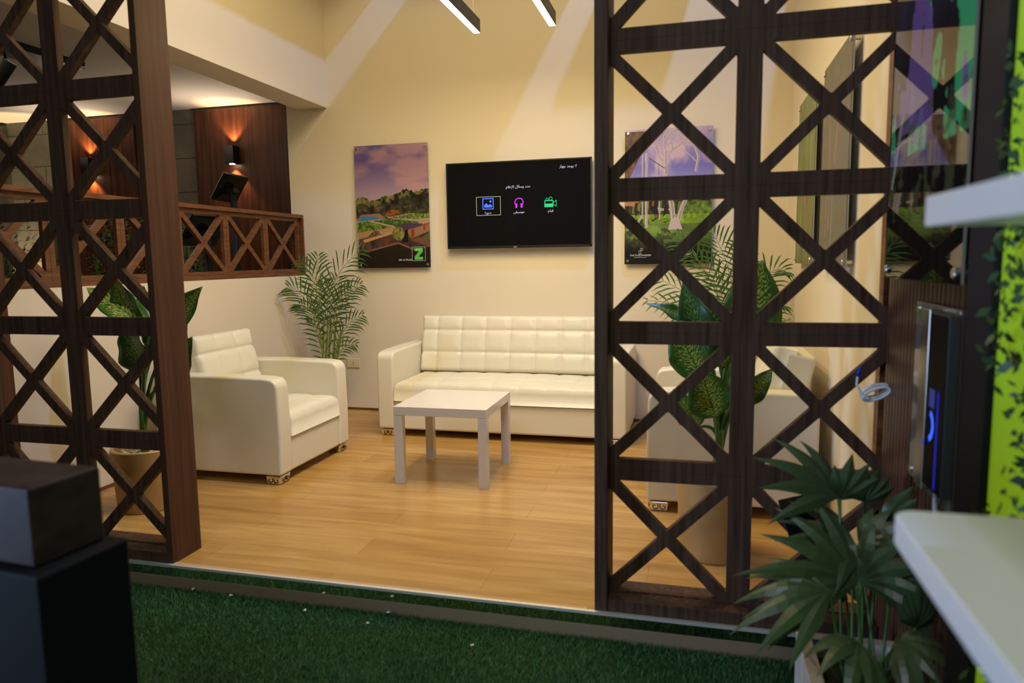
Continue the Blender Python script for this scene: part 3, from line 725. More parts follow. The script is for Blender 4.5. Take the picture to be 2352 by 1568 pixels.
# --- big glossy poster hung on the slatted wall
P5 = Paint(0.66, 1.35, 110, 5); a_ = P5.noise(4, 5, 1); b_ = P5.noise(6, 6, 2); c_ = P5.noise(30, 20, 3)
P5.grad([(0, (28, 24, 22)), (.2, (70, 58, 48)), (.45, (50, 44, 62)), (.6, (14, 14, 16)), (1, (6, 6, 6))])
P5.fill((a_ > .56) & (P5.Y < .75), (70, 190, 120), a=.9); P5.fill((b_ > .57) & (P5.Y < .7), (130, 95, 165), a=.85); P5.fill((c_ > .6) & (P5.Y > .66) & (P5.Y < .88), (84, 92, 60), a=.7)
P5.line([(.05, .80), (.18, .66)], .008, (150, 150, 140)); P5.line([(.1, .71), (.5, .72)], .004, (140, 140, 130))
t = poster('poster', 'dark glossy poster reflecting the lattice, hung on the slatted wall at the right', 0.65, 1.35, (0.742, -0.42, 1.877), -PI/2, P5, M['printm'], standoff=0.026, knob=0.013)

# wall socket
t = empty('wall_socket', 'small ivory wall socket low on the rear wall left of the sofa', 'socket', (-2.669, 2.9995, 0.404))
MB().box(-.060, .060, -.009, 0, -.040, .040).build('cover_plate', M['ivory'], t, bevel=0.004)
for dz in (-.009, .009):
    o = MB().lathe([(0.0001, 0.0), (0.0028, 0.0), (0.0028, 0.003), (0.0001, 0.003)], 10).build('socket_hole', M['black'], t); o.location = (0, -0.009, dz); o.rotation_euler = (PI/2, 0, 0)

# ------------------------------------------------------------------ pendant lamps
for nm, xx, lab in (('l', -1.205, 'black linear pendant lamp left of the pair, its underside glowing white'), ('r', -0.716, 'black linear pendant lamp right of the pair, its underside glowing white')):
    t = empty('pendant_lamp', lab, 'lamp', (xx, 1.35, 2.70), 0, 'linear pendant lamps over the table')
    MB().box(-.021, .021, -.66, .655, 0.002, .085).build('lamp_housing', M['black'], t, bevel=0.0015)
    MB().box(-.0195, .0195, -.655, .65, 0.0, .003).build('diffuser', M['lamp'], t)
    for yy in (-.5, .58):
        MB().tube([(0, yy, .085), (0, yy, .90)], .0009, 5).build('suspension_wire', M['steel'], t)
light('AREA', 'pendant_glow_left', (-1.205, 1.35, 2.695), 16, (1, .79, .43), (-1.205, 1.3501, 0), 0.04, 1.3).rotation_euler = (0, 0, 0)
light('AREA', 'pendant_glow_right', (-0.716, 1.35, 2.695), 16, (1, .79, .43), (-0.716, 1.3501, 0), 0.04, 1.3).rotation_euler = (0, 0, 0)

# ------------------------------------------------------------------ next room
def wallpanel(x0, x1, lab):
    t = empty('wood_panel', lab, 'panel', ((x0+x1)/2, 3.699, 1.38), 0, 'wooden wall panels in the next room')
    h_ = (x1-x0)/2
    MB().box(-h_, h_, -.035, 0, -1.38, 1.37).build('veneer', M['pwood'], t, bevel=0.004)
wallpanel(-4.636, -3.44, 'dark wooden wall panel with a lit sconce, beyond the railing at its right end')
wallpanel(-6.206, -5.341, 'dark wooden wall panel with a lit sconce, seen through the left lattice screen')
def sconce(x, z, lab):
    t = empty('wall_sconce', lab, 'lamp', (x, 3.665, z), 0, 'up and down wall sconces')
    MB().box(-.050, .050, -.10, 0, -.085, .085).build('housing', M['black'], t, bevel=0.003)
    MB().lathe([(0.0001, 0), (.026, 0), (.026, .004), (.0001, .004)], 16, (0, -.05, -.0885)).build('lens', M['bulb'], t)
    for s_ in (1, -1):
        light('SPOT', 'sconce_beam', (x, 3.665-.05, z+s_*.095), 20, (1, .50, .20), (x, 3.65, z+s_*1.0), .012, spot=1.6, blend=.55)
sconce(-4.187, 2.305, 'small black wall sconce glowing up and down on the panel above the tilted display')
sconce(-5.880, 2.27, 'small black wall sconce glowing on the panel behind the left lattice screen')
light('SPOT', 'stone_strip_fill', (-6.82, 3.50, 0.5), 300, (1, .76, .42), (-6.80, 3.70, 2.2), .03, spot=0.6, blend=.4)  # added spot that brightens the stone strip at far left
# ceiling wash over the sconce
light('SPOT', 'sconce_ceiling_wash', (-4.187, 3.42, 2.20), 22, (1, .80, .64), (-4.15, 3.2, 2.78), .03, spot=2.75, blend=1.0)
light('SPOT', 'sconce_ceiling_wash', (-5.88, 3.42, 2.18), 22, (1, .80, .64), (-5.85, 3.2, 2.78), .03, spot=2.75, blend=1.0)
light('AREA', 'next_room_fill', (-5.0, 1.6, 2.70), 13, (1, .80, .55), (-5.0, 1.9, 0), 1.6, 1.2)  # ambient fill added for the next room, no visible fixture
# marble slab at far left
o = MB().box(-7.9, -6.97, 3.64, 3.70, 0, 2.74).build('marble_slab', mat('dark_marble', (0.10, 0.09, 0.08), 0.15, bump=(3, .1)), bevel=.003)
tag(o, 'polished dark marble slab at the far left of the next room', 'panel')
# track with spotlight
t = empty('track_spotlight', 'black cylindrical spotlight on a ceiling track, seen through the top of the left screen', 'spotlight', (-4.45, 1.70, 2.78))
MB().box(-.10, .16, -.35, .35, -.05, 0).build('track', M['black'], t, bevel=.003)
MB().tube([(-.05, -.12, -.05), (-.05, -.12, -.11)], .008, 8).build('bracket', M['black'], t)
MB().tube([(-.01, -.12, -.10), (-.13, -.16, -.27)], .045, 20).build('lamp_head', M['blackmatt'], t)
# display stands
def kiosk(TL, wv, hv, lab):
    TL = Vector(TL); wv = Vector(wv); hv = Vector(hv); nn = wv.cross(hv).normalized(); c = TL+wv/2-hv/2
    t = empty('display_stand', lab, 'display', (c.x, c.y, 0), 0, 'tilted displays on poles')
    o3 = Vector((c.x, c.y, 0)); px_, py_ = (nn*.05).x, (nn*.05).y
    if nn.z > 0: px_, py_ = -px_, -py_; nn = -nn
    MB().tube([(px_, py_, 0.02), (px_, py_, c.z-.045)], .026, 14).build('pole', M['slate'], t, smooth=True)
    o = MB().lathe([(0.0001, 0), (.16, 0), (.16, .015), (.0001, .02)], 28).build('base_plate', M['black'], t); o.location = (px_, py_, 0)
    o = MB().box(-.045, .045, -.03, .03, -.022, .022).build('bracket', M['black'], t, bevel=.004); o.location = (px_*.8, py_*.8, c.z-.03)
    p = [TL-hv, TL-hv+wv, TL+wv, TL]; p = [q-o3 for q in p]
    MB().add(p+[q+nn*.022 for q in p], [(3, 2, 1, 0), (4, 5, 6, 7), (0, 1, 5, 4), (1, 2, 6, 5), (2, 3, 7, 6), (3, 0, 4, 7)]).build('display', M['screen'], t, bevel=.003)
    MB().tube([p[0], p[3], p[2]], .0035, 6).build('rim', M['steel'], t)
kiosk((-3.55, 2.599, 2.004), (.05, .24, -.019), (.15, -.017, .202), 'black tilted display on a pole rising above the railing')
kiosk((-3.45, 2.06, 1.64), (.06, .34, -.0), (.17, -.03, .22), 'black tilted display low behind the railing, left of the taller one')

# shrubs behind the railing
def shrub(loc, r, h, nleaf, lab, seed, lw=.035, pot=True):
    rr = random.Random(seed)
    t = empty('potted_shrub', lab, 'plant', loc, 0, 'green shrubs behind the railing')
    f = MB()
    for k in range(nleaf):
        th = rr.uniform(0, 2*PI); q = rr.random()**.6; zz = h*(.35+.65*rr.random()); rad = r*q*(1.1-.5*abs(zz/h-.6))
        p = Vector((rad*math.cos(th), rad*math.sin(th), zz)); d = Vector((math.cos(th), math.sin(th), rr.uniform(-.4, .9))).normalized()
        sd = d.cross(Vector((0, 0, 1))).normalized()*lw*.35; ln = lw*rr.uniform(.8, 1.6)
        f.add([p, p+d*ln*.5+sd, p+d*ln, p+d*ln*.5-sd], [(0, 1, 2, 3)])
    f.build('foliage', M['bush'], t)
    st = MB()
    for k in range(7):
        th = k*.9; st.tube([(0, 0, h*.05), (r*.3*math.cos(th), r*.3*math.sin(th), h*.5), (r*.55*math.cos(th), r*.55*math.sin(th), h*.9)], .006, 5)
    st.build('stem', M['dstem'], t)
    if pot: MB().lathe([(.0001, 0), (.15, 0), (.19, .32*h/1.2), (.17, .32*h/1.2), (.16, .28*h/1.2), (.0001, .28*h/1.2)], 24).build('pot', M['slate'], t, smooth=True)
shrub((-4.3, 3.2, 0), .26, 1.66, 1400, 'bushy green shrub behind the railing, below the sconce', 3)
shrub((-4.45, 2.35, 0), .32, 1.72, 1300, 'green shrub in front of the stone tiles, left of the display stands', 4)
shrub((-5.2, 1.75, 0), .42, 1.62, 1400, 'leafy shrub in the next room seen low through the left lattice screen', 5)
shrub((-5.9, 2.5, 0), .45, 1.60, 1400, 'dark shrub before the bright stone strip at the far left', 6)

# ------------------------------------------------------------------ plants
def leaf(parent, b, tip, w, nrm, m_, sag=0.12, name='leaf', cup=0.10, nseg=16, wave=0.012, tipcurl=0.0):
    b = Vector(b); tip = Vector(tip); ax = tip-b; L_ = ax.length; a = ax.normalized()
    n_ = Vector(nrm); n_ = (n_-a*n_.dot(a)).normalized(); s_ = a.cross(n_)
    nv = 8; vs = []; uv = []; fs = []
    ph = random.uniform(0, 6)
    for i in range(nseg+1):
        u = i/nseg; prof = (math.sin(PI*min(1, u)**0.72))**0.85 if 0 < u < 1 else 0
        if u > .8: prof = prof*(1-((u-.8)/.2)**2*.35)
        c = b+ax*u+n_*(sag*L_*4*u*(1-u))-n_*tipcurl*L_*max(0, u-.6)**2*4
        for j in range(nv+1):
            v = -1+2*j/nv
            p = c+s_*(v*w/2*prof)+n_*(cup*w*(abs(v)**1.5)*prof)+n_*(wave*math.sin(u*14+ph+(2 if v > 0 else 0))*abs(v)**2*prof)
            vs.append(p); uv.append((u, j/nv))
    for i in range(nseg):
        for j in range(nv):
            k = i*(nv+1)+j; fs.append((k, k+1, k+nv+2, k+nv+1))
    me = bpy.data.meshes.new(name); me.from_pydata([tuple(v) for v in vs], [], fs)
    l = me.uv_layers.new(name='UVMap')
    for lp in me.loops: l.data[lp.index].uv = uv[lp.vertex_index]
    o = link(name, me, m_, parent, smooth=True)
    sd = o.modifiers.new('thick', 'SOLIDIFY'); sd.thickness = 0.0008
    return o
def bez(p0, p1, p2, n_=10):
    p0, p1, p2 = Vector(p0), Vector(p1), Vector(p2)
    return [p0*(1-q)**2+p1*2*q*(1-q)+p2*q*q for q in [k/n_ for k in range(n_+1)]]
def pebbles(parent, r, z, seed, n_=60):
    rr = random.Random(seed); f = MB()
    for k in range(n_):
        th = rr.uniform(0, 2*PI); q = r*math.sqrt(rr.random())*.92; s_ = rr.uniform(.008, .016)
        Mx = Matrix.Translation((q*math.cos(th), q*math.sin(th), z+rr.uniform(0, .012))) @ Matrix.Rotation(rr.uniform(0, 3), 4, (rr.random(), rr.random(), rr.random()+.1))
        f.box(-s_, s_, -s_*.6, s_*.6, -s_*.5, s_*.5, M=Mx)
    o = f.build('pebbles', M['stone'], parent, bevel=.003); tag(o, kind='stuff')
def pot(parent, r0, r1, h, m_, lip=.022):
    MB().lathe([(.0001, 0), (r0-.004, 0), (r0, .006), (r1, h-.004), (r1-.004, h), (r1-lip, h), (r1-lip-.004, h-.06), (.0001, h-.06)], 48).build('pot', m_, parent, smooth=True).modifiers.new('es', 'EDGE_SPLIT')
    MB().lathe([(.0001, h-.055), (r1-lip-.006, h-.055)], 32).build('soil', M['soil'], parent)

def dieffenbachia(loc, lab, potdims, leaves, stem_top, trunk_r=.022):
    t = empty('dumb_cane_plant', lab, 'plant', loc, 0, 'variegated plants in gold pots')
    pot(t, *potdims, M['gold']); h = potdims[2]; pebbles(t, potdims[1]-.03, h-.045, int(abs(loc[0]*10)))
    o3 = Vector(loc)
    st = Vector(stem_top)-o3
    MB().tube([(0, 0, h-.06), (st.x*.5, st.y*.5, (h-.06+st.z)/2), tuple(st)], [trunk_r, trunk_r*.9, trunk_r*.7], 12).build('stem', M['dstem'], t, smooth=True)
    for k, (b, tp, w, nr, dark, sag) in enumerate(leaves):
        b = b-o3; tp = tp-o3
        root = Vector((st.x*.6, st.y*.6, h-.02+(st.z-h)*(.25+.7*((k*37) % 10)/10)))
        mid = root.lerp(b, .5)+Vector((0, 0, .04)); mid.x = root.x+(b.x-root.x)*.25; mid.y = root.y+(b.y-root.y)*.25
        MB().tube(bez(root, mid, b, 9), [.011-.0006*i for i in range(10)], 8).build('petiole', M['dstem'], t, smooth=True)
        leaf(t, b, tp, w, nr, M['dieff2'] if dark else M['dieff'], sag)
    return t
F = (0, -1, .3)
A_ = lambda x, y, yy: at(x, y, yy)
# right pot (behind the right screen): base x, y
RP = (0.262, 0.56, 0)
LR = [
 (A_(1655, 985, .50), A_(1640, 852, .46), .20, (0.1, -1, .1), 0, .05),   # replaced below by large front leaf
]
LR = [
 (A_(1644, 958, .47), A_(1612, 850, .42), .20, (0.1, -1, .5), 0, -.05),
 (A_(1616, 870, .50), A_(1545, 735, .46), .175, (-.3, -1, .3), 0, .04),
 (A_(1640, 850, .52), A_(1568, 645, .50), .165, (-.2, -1, .2), 1, .04),
 (A_(1665, 845, .56), A_(1610, 668, .54), .16, (.1, -1, .2), 0, .03),
 (A_(1620, 760, .55), A_(1482, 696, .50), .075, (.2, -.7, .7), 1, .08),
 (A_(1700, 800, .56), A_(1752, 597, .54), .25, (.2, -1, .1), 0, .05),
 (A_(1680, 830, .60), A_(1690, 690, .58), .15, (.1, -1, .1), 1, .04),
 (A_(1606, 980, .50), A_(1545, 893, .46), .115, (-.2, -1, .3), 0, .05),
 (A_(1705, 930, .58), A_(1775, 845, .56), .095, (.2, -1, .4), 0, .05),
 (A_(1690, 900, .62), A_(1665, 790, .62), .11, (.2, -1, .2), 1, .03),
 (A_(1745, 775, .62), A_(1818, 733, .58), .060, (.1, -.5, 1), 1, .10),
]
dieffenbachia(RP, 'variegated broad leaved plant in a tall gold pot behind the right lattice screen', (.148, .158, .345), LR, A_(1655, 985, .55))
LP_ = (-2.625, .53, 0)
LL = [
 (A_(318, 770, .52), A_(262, 636, .50), .17, (0, -1, .3), 0, .03),
 (A_(345, 760, .50), A_(198, 660, .50), .17, (0, -.6, .9), 0, .06),
 (A_(384, 792, .55), A_(466, 657, .50), .185, (0.1, -1, .4), 0, .05),
 (A_(388, 835, .55), A_(430, 728, .52), .155, (.3, -1, .2), 1, .06),
 (A_(384, 885, .50), A_(442, 772, .48), .150, (.4, -1, .1), 1, .05),
 (A_(332, 860, .50), A_(290, 738, .46), .20, (-.1, -1, .2), 1, .03),
 (A_(340, 780, .58), A_(330, 655, .58), .13, (.2, -1, .1), 0, .02),
 (A_(350, 820, .60), A_(378, 700, .60), .13, (.2, -1, .1), 1, .02),
]
dieffenbachia(LP_, 'variegated broad leaved plant in a gold pot behind the left lattice screen', (.145, .165, .325), LL, A_(325, 915, .53))

def frond(parent, base, ctrl, tip, nl, ll, m_=None, flat=None, seed=0, w=.0125):
    rr = random.Random(seed); pts = bez(base, ctrl, tip, 26); f = MB()
    f.tube(pts, [.0042-.0001*i for i in range(27)], 5, mi=1)
    for i in range(nl):
        u = .22+.78*i/(nl-1); k = min(25, int(u*26)); p = pts[k].lerp(pts[k+1], u*26-k) if u < 1 else pts[26]
        d = (pts[min(k+1, 26)]-pts[max(k-1, 0)]).normalized()
        side = d.cross(Vector(flat) if flat else Vector((0, -1, .4))).normalized()
        nn = side.cross(d).normalized()
        prof = math.sin(PI*(.18+.75*(i/(nl-1))))**.7
        for s_ in (-1, 1):
            fwd = .75+.7*(i/(nl-1))+rr.uniform(-.08, .08); dv = (side*s_*1.0+d*fwd+nn*rr.uniform(-.15, .25)).normalized(); ln = ll*prof*rr.uniform(.85, 1.1)
            ww = nn.cross(dv).normalized()*w*.5
            q1_ = p+dv*ln*.35; q2_ = p+dv*ln*.72+Vector((0, 0, -.10*ln)); q3_ = p+dv*ln+Vector((0, 0, -.28*ln))
            f.add([p, q1_+ww, q1_-ww, q2_+ww*.8, q2_-ww*.8, q3_], [(0, 1, 2), (1, 3, 4, 2), (3, 5, 4)])
    lx = parent.location; f.v = [(min(max(v[0], XL+.012-lx.x), XR-.012-lx.x), min(v[1], YB-.012-lx.y), v[2]) for v in f.v]
    return f.build('frond', [m_ or M['areca'], M['stemgreen']], parent)
def areca(loc, lab, potr, poth, fr, seed, stems):
    t = empty('areca_palm', lab, 'plant', loc, 0, 'areca palms by the rear wall')
    pot(t, potr*.8, potr, poth, M['taupe'], .015)
    o3 = Vector(loc)
    for k, (bx_, tx_, tz_) in enumerate(stems):
        MB().tube([(bx_, 0, poth-.06), ((bx_+tx_)/2, 0, (poth+tz_)/2), (tx_, 0, tz_)], [.009, .008, .006], 7).build('cane', M['stemgreen'], t, smooth=True)
    for k, (b, c_, tp, nl, ll, fl) in enumerate(fr):
        frond(t, b-o3, c_-o3, tp-o3, nl, ll, flat=fl, seed=seed+k)
    return t
Y1 = 2.62
FA = []
def fa(bx, by, cx, cy, tx, ty, nl=20, ll=.20, fl=None, dy=0.0):
    FA.append((at(bx, by, Y1), at(cx, cy, Y1+dy*.5), at(tx, ty, Y1+dy), int(nl*.62), ll*1.3, fl))
fa(745, 800, 735, 640, 830, 575, 22, .22)
fa(740, 800, 720, 660, 730, 590, 22, .19, fl=(.2, -1, .1))
fa(738, 800, 715, 670, 665, 660, 20, .17, dy=-.1)
fa(765, 800, 770, 680, 825, 655, 20, .17)
fa(760, 790, 765, 700, 800, 660, 20, .15, dy=-.15)
fa(742, 810, 725, 720, 690, 700, 18, .15, dy=-.1)
fa(768, 830, 775, 750, 830, 725, 18, .15)
fa(770, 850, 775, 790, 815, 790, 14, .11)
fa(752, 870, 745, 800, 715, 740, 16, .13)
fa(750, 850, 755, 700, 775, 640, 20, .18, fl=(0, -1, 0))
fa(745, 800, 745, 650, 690, 600, 20, .16)
fa(746, 820, 760, 690, 745, 650, 20, .16, dy=.1)
areca((-2.775, 2.74, 0), 'feathery palm in the left rear corner behind the left armchair', .125, .345, FA, 20, [(-.03, .02, .78), (.0, .05, .8), (.03, .11, .85), (.05, .16, .75), (-.05, -.02, .75), (.02, .14, .72)])
FA = []; Y1 = 2.50
fa(1690, 800, 1650, 640, 1560, 545, 24, .20)
fa(1700, 800, 1690, 620, 1640, 540, 24, .22, fl=(.1, -1, .1))
fa(1700, 800, 1700, 650, 1590, 590, 22, .18)
fa(1710, 800, 1740, 600, 1800, 620, 20, .17)
fa(1680, 800, 1650, 700, 1490, 690, 18, .14)
fa(1680, 800, 1620, 680, 1510, 640, 20, .16)
fa(1705, 800, 1720, 650, 1690, 560, 22, .18)
fa(1715, 820, 1760, 690, 1790, 700, 16, .14)
fa(1690, 820, 1660, 720, 1640, 640, 20, .16)
fa(1690, 820, 1640, 760, 1560, 720, 18, .14)
areca((.46, 2.62, 0), 'feathery palm in the right rear corner behind the right armchair', .13, .36, FA, 50, [(-.03, -.05, .8), (.0, -.02, .82), (.03, .02, .8), (-.05, -.08, .75)])

# fan palm in the foreground planter
def fan_leaf(parent, base, axis, nrm, R_, n_=9, spread=1.9, droop=.25, seed=0, w=.050):
    rr = random.Random(seed); base = Vector(base); a = Vector(axis).normalized(); nn = Vector(nrm); nn = (nn-a*nn.dot(a)).normalized(); s_ = a.cross(nn); f = MB()
    for k in range(n_):
        th = (k/(n_-1)-.5)*spread; d = (a*math.cos(th)+s_*math.sin(th)).normalized(); sd = nn.cross(d).normalized()
        ln = R_*(1-.22*abs(th)/(spread/2))*rr.uniform(.9, 1.08); dr = droop*rr.uniform(.7, 1.3)
        N_ = 9; rows = []
        for i in range(N_+1):
            u = i/N_; hwid = w*(.22+.78*min(1, u/.40))*(1 if u < .40 else max(0.015, 1-((u-.40)/.60)**1.25))*.5
            c = base+d*ln*u+Vector((0, 0, -1))*dr*ln*u*u*1.3+nn*.03*R_*math.sin(u*PI)
            rows += [Vector((min(q.x, .768-PLC.x), q.y, q.z)) for q in (c-sd*hwid, c+nn*hwid*.38, c+sd*hwid)]
        fs = []
        for i in range(N_):
            q = i*3; fs += [(q, q+1, q+4, q+3), (q+1, q+2, q+5, q+4)]
        f.add(rows, fs)
    o = f.build('leaf', M['fan'], parent, smooth=False)
    return o
PLC = Vector((.62, -.62, -.105))
t = empty('planter_palm', 'dark green fan palm growing from the planter box in front of the right lattice screen', 'plant', PLC, 0)
FL = [  # base px, y, axis (x,y,z), normal, radius, count, spread, droop
 (1925, 1140, -.42, (-.80, -.15, .60), (.45, -.7, .6), .300, 5, 1.35, .18),
 (1930, 1145, -.42, (.35, -.1, .95), (.1, -1, .2), .150, 4, 1.1, .03),
 (1985, 1150, -.33, (.1, -.2, 1), (.1, -1, .2), .125, 6, 1.7, .05),
 (1960, 1245, -.45, (-.7, -.2, .25), (.1, -.5, 1), .26, 6, 2.1, .12),
 (1975, 1245, -.45, (.5, -.1, .45), (-.2, -.6, .9), .17, 5, 1.5, .15),
 (1967, 1338, -.55, (-.80, -.15, .50), (.3, -.8, .6), .37, 6, 1.6, .20),
 (1975, 1335, -.52, (.45, -.1, .60), (-.2, -.8, .6), .27, 6, 1.9, .28),
 (1905, 1358, -.62, (-.95, -.2, .05), (.1, -.6, .9), .28, 6, 1.7, .28),
 (2105, 1440, -.62, (-.05, -.2, 1), (.1, -1, .2), .130, 7, 1.1, .02),
 (2020, 1200, -.40, (.65, -.1, .75), (-.3, -.9, .3), .185, 2, .25, .02),
 (1975, 1480, -.70, (-.3, -.5, .2), (0, -.6, 1), .20, 6, 1.9, .50),
 (2060, 1480, -.68, (.3, -.3, .2), (0, -.6, 1), .17, 6, 2.0, .50),
 (2045, 1350, -.55, (.4, -.1, .2), (0, -.8, .6), .18, 6, 2.0, .35),
]
for k, (px, py, yy, ax, nr, R_, n_, sp, dr) in enumerate(FL):
    b = at(px, py, yy)-PLC; root = Vector((random.uniform(-.05, .05), random.uniform(-.06, .10), .201))
    mid = Vector((root.x*.4+b.x*.6, root.y*.4+b.y*.6, root.z+(b.z-root.z)*.55))
    MB().tube(bez(root, mid, b, 8), .0035, 6).build('petiole', M['dstem'], t, smooth=True)
    fan_leaf(t, b, ax, nr, R_, n_, sp, dr, k)
bb = MB(); rr = random.Random(9)
for k in range(26):
    th = rr.uniform(0, 2*PI); r0 = rr.uniform(0, .08); p = Vector((r0*math.cos(th), r0*math.sin(th), .202)); h_ = rr.uniform(.12, .22); l_ = Vector((math.cos(th)*.05, math.sin(th)*.05, 0))
    s_ = Vector((-math.sin(th), math.cos(th), 0))*.006
    bb.add([p-s_, p+s_, p+l_+Vector((0, 0, h_*.6))+s_*.8, p+l_+Vector((0, 0, h_*.6))-s_*.8, p+l_*2.2+Vector((0, 0, h_))], [(0, 1, 2, 3), (3, 2, 4)])
o = bb.build('young_shoots', M['areca'], t)
# planter box: whitewashed boards
wb = wood('whitewashed_board', (.40, .36, .33, 1), (.58, .53, .49, 1), (18, 18, 2), .6)
t = empty('planter_box', 'whitewashed wooden planter box holding the fan palm on the grass', 'planter', (PLC.x, PLC.y, -.105), 0)
for nm, b4 in (('front_board', (-.14, .145, -.30, -.262)), ('back_board', (-.14, .145, .232, .27)), ('side_board', (-.14, -.10, -.262, .232)), ('side_board', (.105, .145, -.262, .232))):
    MB().box(*b4, 0, .255).build(nm, wb, t, bevel=.003)
MB().box(-.10, .105, -.262, .232, .0, .20).build('soil', M['soil'], t)
# black garden spotlight leaning in front of the screen
t = empty('garden_spotlight', 'black box shaped spotlight on a leaning stake among the palm leaves', 'spotlight', at(1835, 1190, -.22))
Mx = Matrix.Rotation(-.30, 4, 'Y')
MB().box(-.045, .045, -.05, .05, -.075, .055, M=Mx).build('lamp_head', M['blackmatt'], t, bevel=.004)
e_ = at(1940, 1380, -.30)-at(1835, 1190, -.22)
MB().tube([(0.01, 0, -.07), tuple(e_*.6), tuple(e_)], .013, 8).build('stake', M['blackmatt'], t)

# ------------------------------------------------------------------ items on the slatted wall
t = empty('info_display', 'thin glossy black display with blue graphics mounted on the slatted wall', 'display', (.774, -.62, .92))
MB().box(-.020, -.010, -.10, .235, -.255, .225).build('glass_backplate', mat('glass_plate', (.14, .12, .10), .08, spec=.9), t, bevel=.002)
for yy_, zz_ in ((.215, .205), (.215, -.235)):
    o = MB().lathe([(.0001, 0), (.011, 0), (.011, .006), (.006, .006), (.006, .022), (.0001, .022)], 14).build('standoff', M['steel'], t); o.location = (-.023, yy_, zz_); o.rotation_euler = (0, PI/2, 0)
MB().box(-.046, -.0205, -.115, .020, -.215, .212).build('body', mat('grey_casing', (.045, .047, .042), .5), t, bevel=.003)
MB().box(-.048, -.0205, .0205, .085, -.235, .218).build('side_trim', M['steel'], t, bevel=.003)
s_ = MB().box(-.0475, -.046, -.113, .019, -.212, .209).build('screen', mat('matt_screen', (.004, .004, .005), .5, spec=.1), t)
def onx(pts, w_, nm, m_):
    b_ = MB()
    for (y0, z0), (y1, z1) in zip(pts[:-1], pts[1:]):
        d = Vector((y1-y0, z1-z0)).normalized(); e = Vector((-d.y, d.x))*w_/2
        b_.add([(-.0482, y0+e.x, z0+e.y), (-.0482, y0-e.x, z0-e.y), (-.0482, y1-e.x, z1-e.y), (-.0482, y1+e.x, z1+e.y)], [(0, 1, 2, 3)])
    b_.build(nm, m_, s_)
eb = em('blue_light', (.03, .12, 1.0), 1.6)
onx([(-.01+.035*math.cos(a), -.06+.035*math.sin(a)) for a in [-1.9-k*.16 for k in range(16)]], .014, 'dial_graphic', eb)
onx([(-.075, .03), (-.075, -.205)], .008, 'blue_stripe', em('deep_blue_light', (.01, .02, .6), .9)); onx([(-.03, .03), (-.03, -.015)], .040, 'menu_graphic', em('pale_blue_light', (.05, .08, .5), .35))
onx([(.02, -.105), (.02, -.118)], .012, 'dot_graphic', em('dot_blue', (.02, .05, .7), .8))
o = MB().tube(bez((.742, -.665, .698), (.735, -.66, .63), (.762, -.72, .58), 10), .006, 8).build('power_cable', M['cable'], smooth=True); tag(o, 'white power cable hanging from the underside of the blue lit display', 'cable')
# coiled cable by the lattice edge
pts = []
for k in range(70):
    a = k*.32; pts.append((.735+.040*math.cos(a), -.030-.0007*k, .832+.018*math.sin(a)+.014*math.cos(a)+.004*math.sin(a*.27)))
pts += [(.715, -.08, .815), (.690, -.078, .830), (.676, -.072, .858), (.678, -.07, .885)]
t = empty('coiled_cable', 'small coil of pale grey cable with a blue taped end beside the lattice edge', 'cable', (0, 0, 0))
MB().tube(pts, .0042, 6).build('cable', M['cable'], t, smooth=True)
MB().tube([(.678, -.07, .885), (.685, -.07, .915)], .006, 8).build('taped_end', M['bluecable'], t, smooth=True)

# dark upright and green wall at the right edge
o = MB().box(.742, .774, -.925, -.785, -.10, 3.0).build('display_column', M['slate'], bevel=.003); tag(o, 'tall slate grey upright between the glossy poster and the glowing green wall', 'column')
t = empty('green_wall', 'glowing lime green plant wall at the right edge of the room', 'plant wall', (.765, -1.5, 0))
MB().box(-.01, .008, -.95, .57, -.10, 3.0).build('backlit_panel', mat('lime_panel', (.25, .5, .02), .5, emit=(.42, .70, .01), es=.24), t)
f = MB(); rr = random.Random(5)
for k in range(8000):
    yy = rr.uniform(-.6, .50); zz = rr.uniform(.3, 2.6)
    if math.sin(zz*7+math.sin(yy*9)*1.4)+math.sin(zz*15+yy*6)*.6 < -.35: continue
    p = Vector((-.01-rr.uniform(0, .05), yy, zz)); d = Vector((-rr.random()*.7, rr.uniform(-1, 1), rr.uniform(-1, 1))).normalized(); ln = rr.uniform(.016, .034); s2 = d.cross(Vector((1, .2, .1))).normalized()*ln*.28
    f.add([p, p+d*ln*.5+s2, p+d*ln, p+d*ln*.5-s2], [(0, 1, 2, 3)])
f.build('foliage', M['bush'], t)

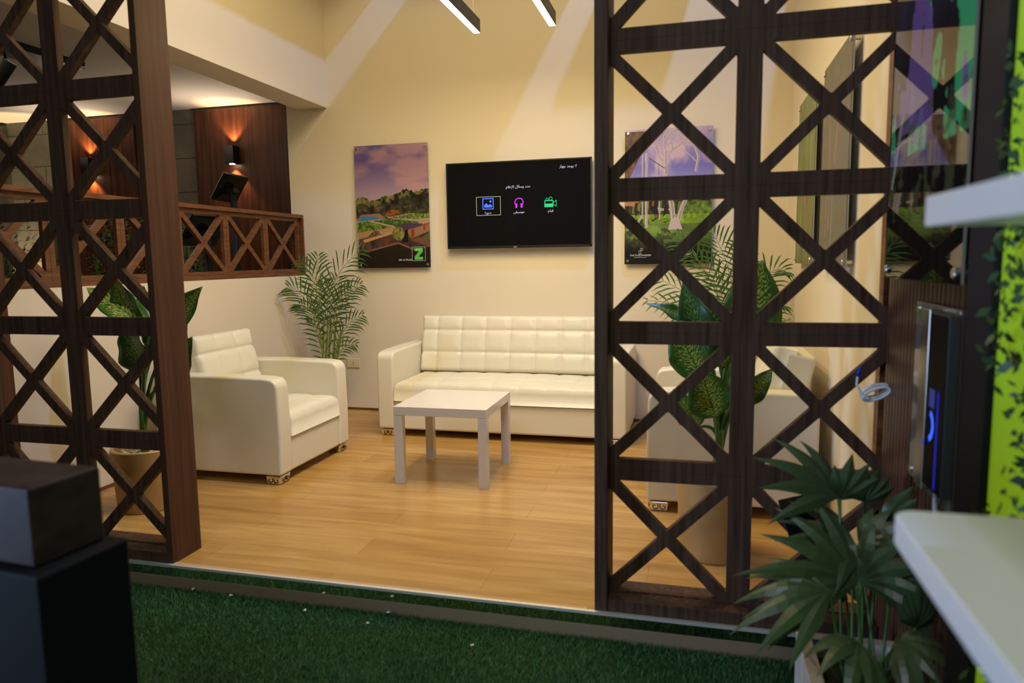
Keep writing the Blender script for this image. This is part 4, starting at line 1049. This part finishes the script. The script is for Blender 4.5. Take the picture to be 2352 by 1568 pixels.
# white shelves in the right foreground
def shelf(x0, x1, y0, y1, z0, z1, r, lab):
    pts = [(x1, y0), (x1, y1)]
    pts += [(x0+r-r*math.sin(a), y1-r+r*math.cos(a)) for a in [k*PI/2/8 for k in range(9)]]
    pts += [(x0, y0)]
    k = len(pts); b_ = MB()
    b_.add([(p[0], p[1], z0) for p in pts]+[(p[0], p[1], z1) for p in pts], [tuple(range(k))[::-1], tuple(range(k, 2*k))]+[(i, (i+1) % k, (i+1) % k+k, i+k) for i in range(k)])
    me_ = b_.build('white_shelf', M['white'], bevel=.002)
    tag(me_, lab, 'shelf', 'white shelves in the right foreground')
shelf(.482, .768, -2.3, -1.405, 1.311, 1.352, .012, 'white shelf board crossing the right edge at eye height, upper of the two')
shelf(.455, .768, -2.3, -1.415, .861, .902, .035, 'wide white shelf board with a rounded corner at lower right, lower of the two')

# ------------------------------------------------------------------ walnut block on black pedestal, left foreground
wl = wood('block_walnut', (.018, .010, .008, 1), (.045, .025, .020, 1), (14, 14, 30), .6, spec=.2)
t = MB().box(-.40, 0, 0, .150, 0, .152).build('walnut_block', wl, bevel=.006)
t.location = (-.993, -1.540, .7205); t.rotation_euler = (0, 0, -.08)
tag(t, 'brown walnut block on top of the black pedestal in the left foreground', 'block')
t = MB().box(-.46, 0, 0, .195, -.105, .72).build('black_pedestal', M['blackmatt'], bevel=.008)
t.location = (-.957, -1.567, 0); t.rotation_euler = (0, 0, -.08)
tag(t, 'black pedestal in the left foreground carrying the walnut block', 'pedestal')

# paper scraps on the turf
for k, (px, py) in enumerate([(530, 1366), (447, 1349), (845, 1430), (1085, 1480), (700, 1400), (920, 1372)]):
    d = ray(px, py); q = CAM+d*((-.086-CAM.z)/d.z)
    o = MB().add([(-.007, -.004, 0), (.006, -.006, .002), (.008, .004, 0), (-.004, .006, .003), (-.004, -.002, .005), (.004, .001, .006)], [(0, 1, 5, 4), (1, 2, 5), (2, 3, 4, 5), (3, 0, 4), (3, 2, 1, 0)]).build('paper_scrap', mat('scrap_paper', (.6, .58, .5), .7))
    o.location = (q.x, min(q.y, -.10), -.088); o.rotation_euler = (0, 0, k*1.3)
    tag(o, 'tiny pale paper scrap lying on the green grass', 'scrap', 'paper scraps on the grass')
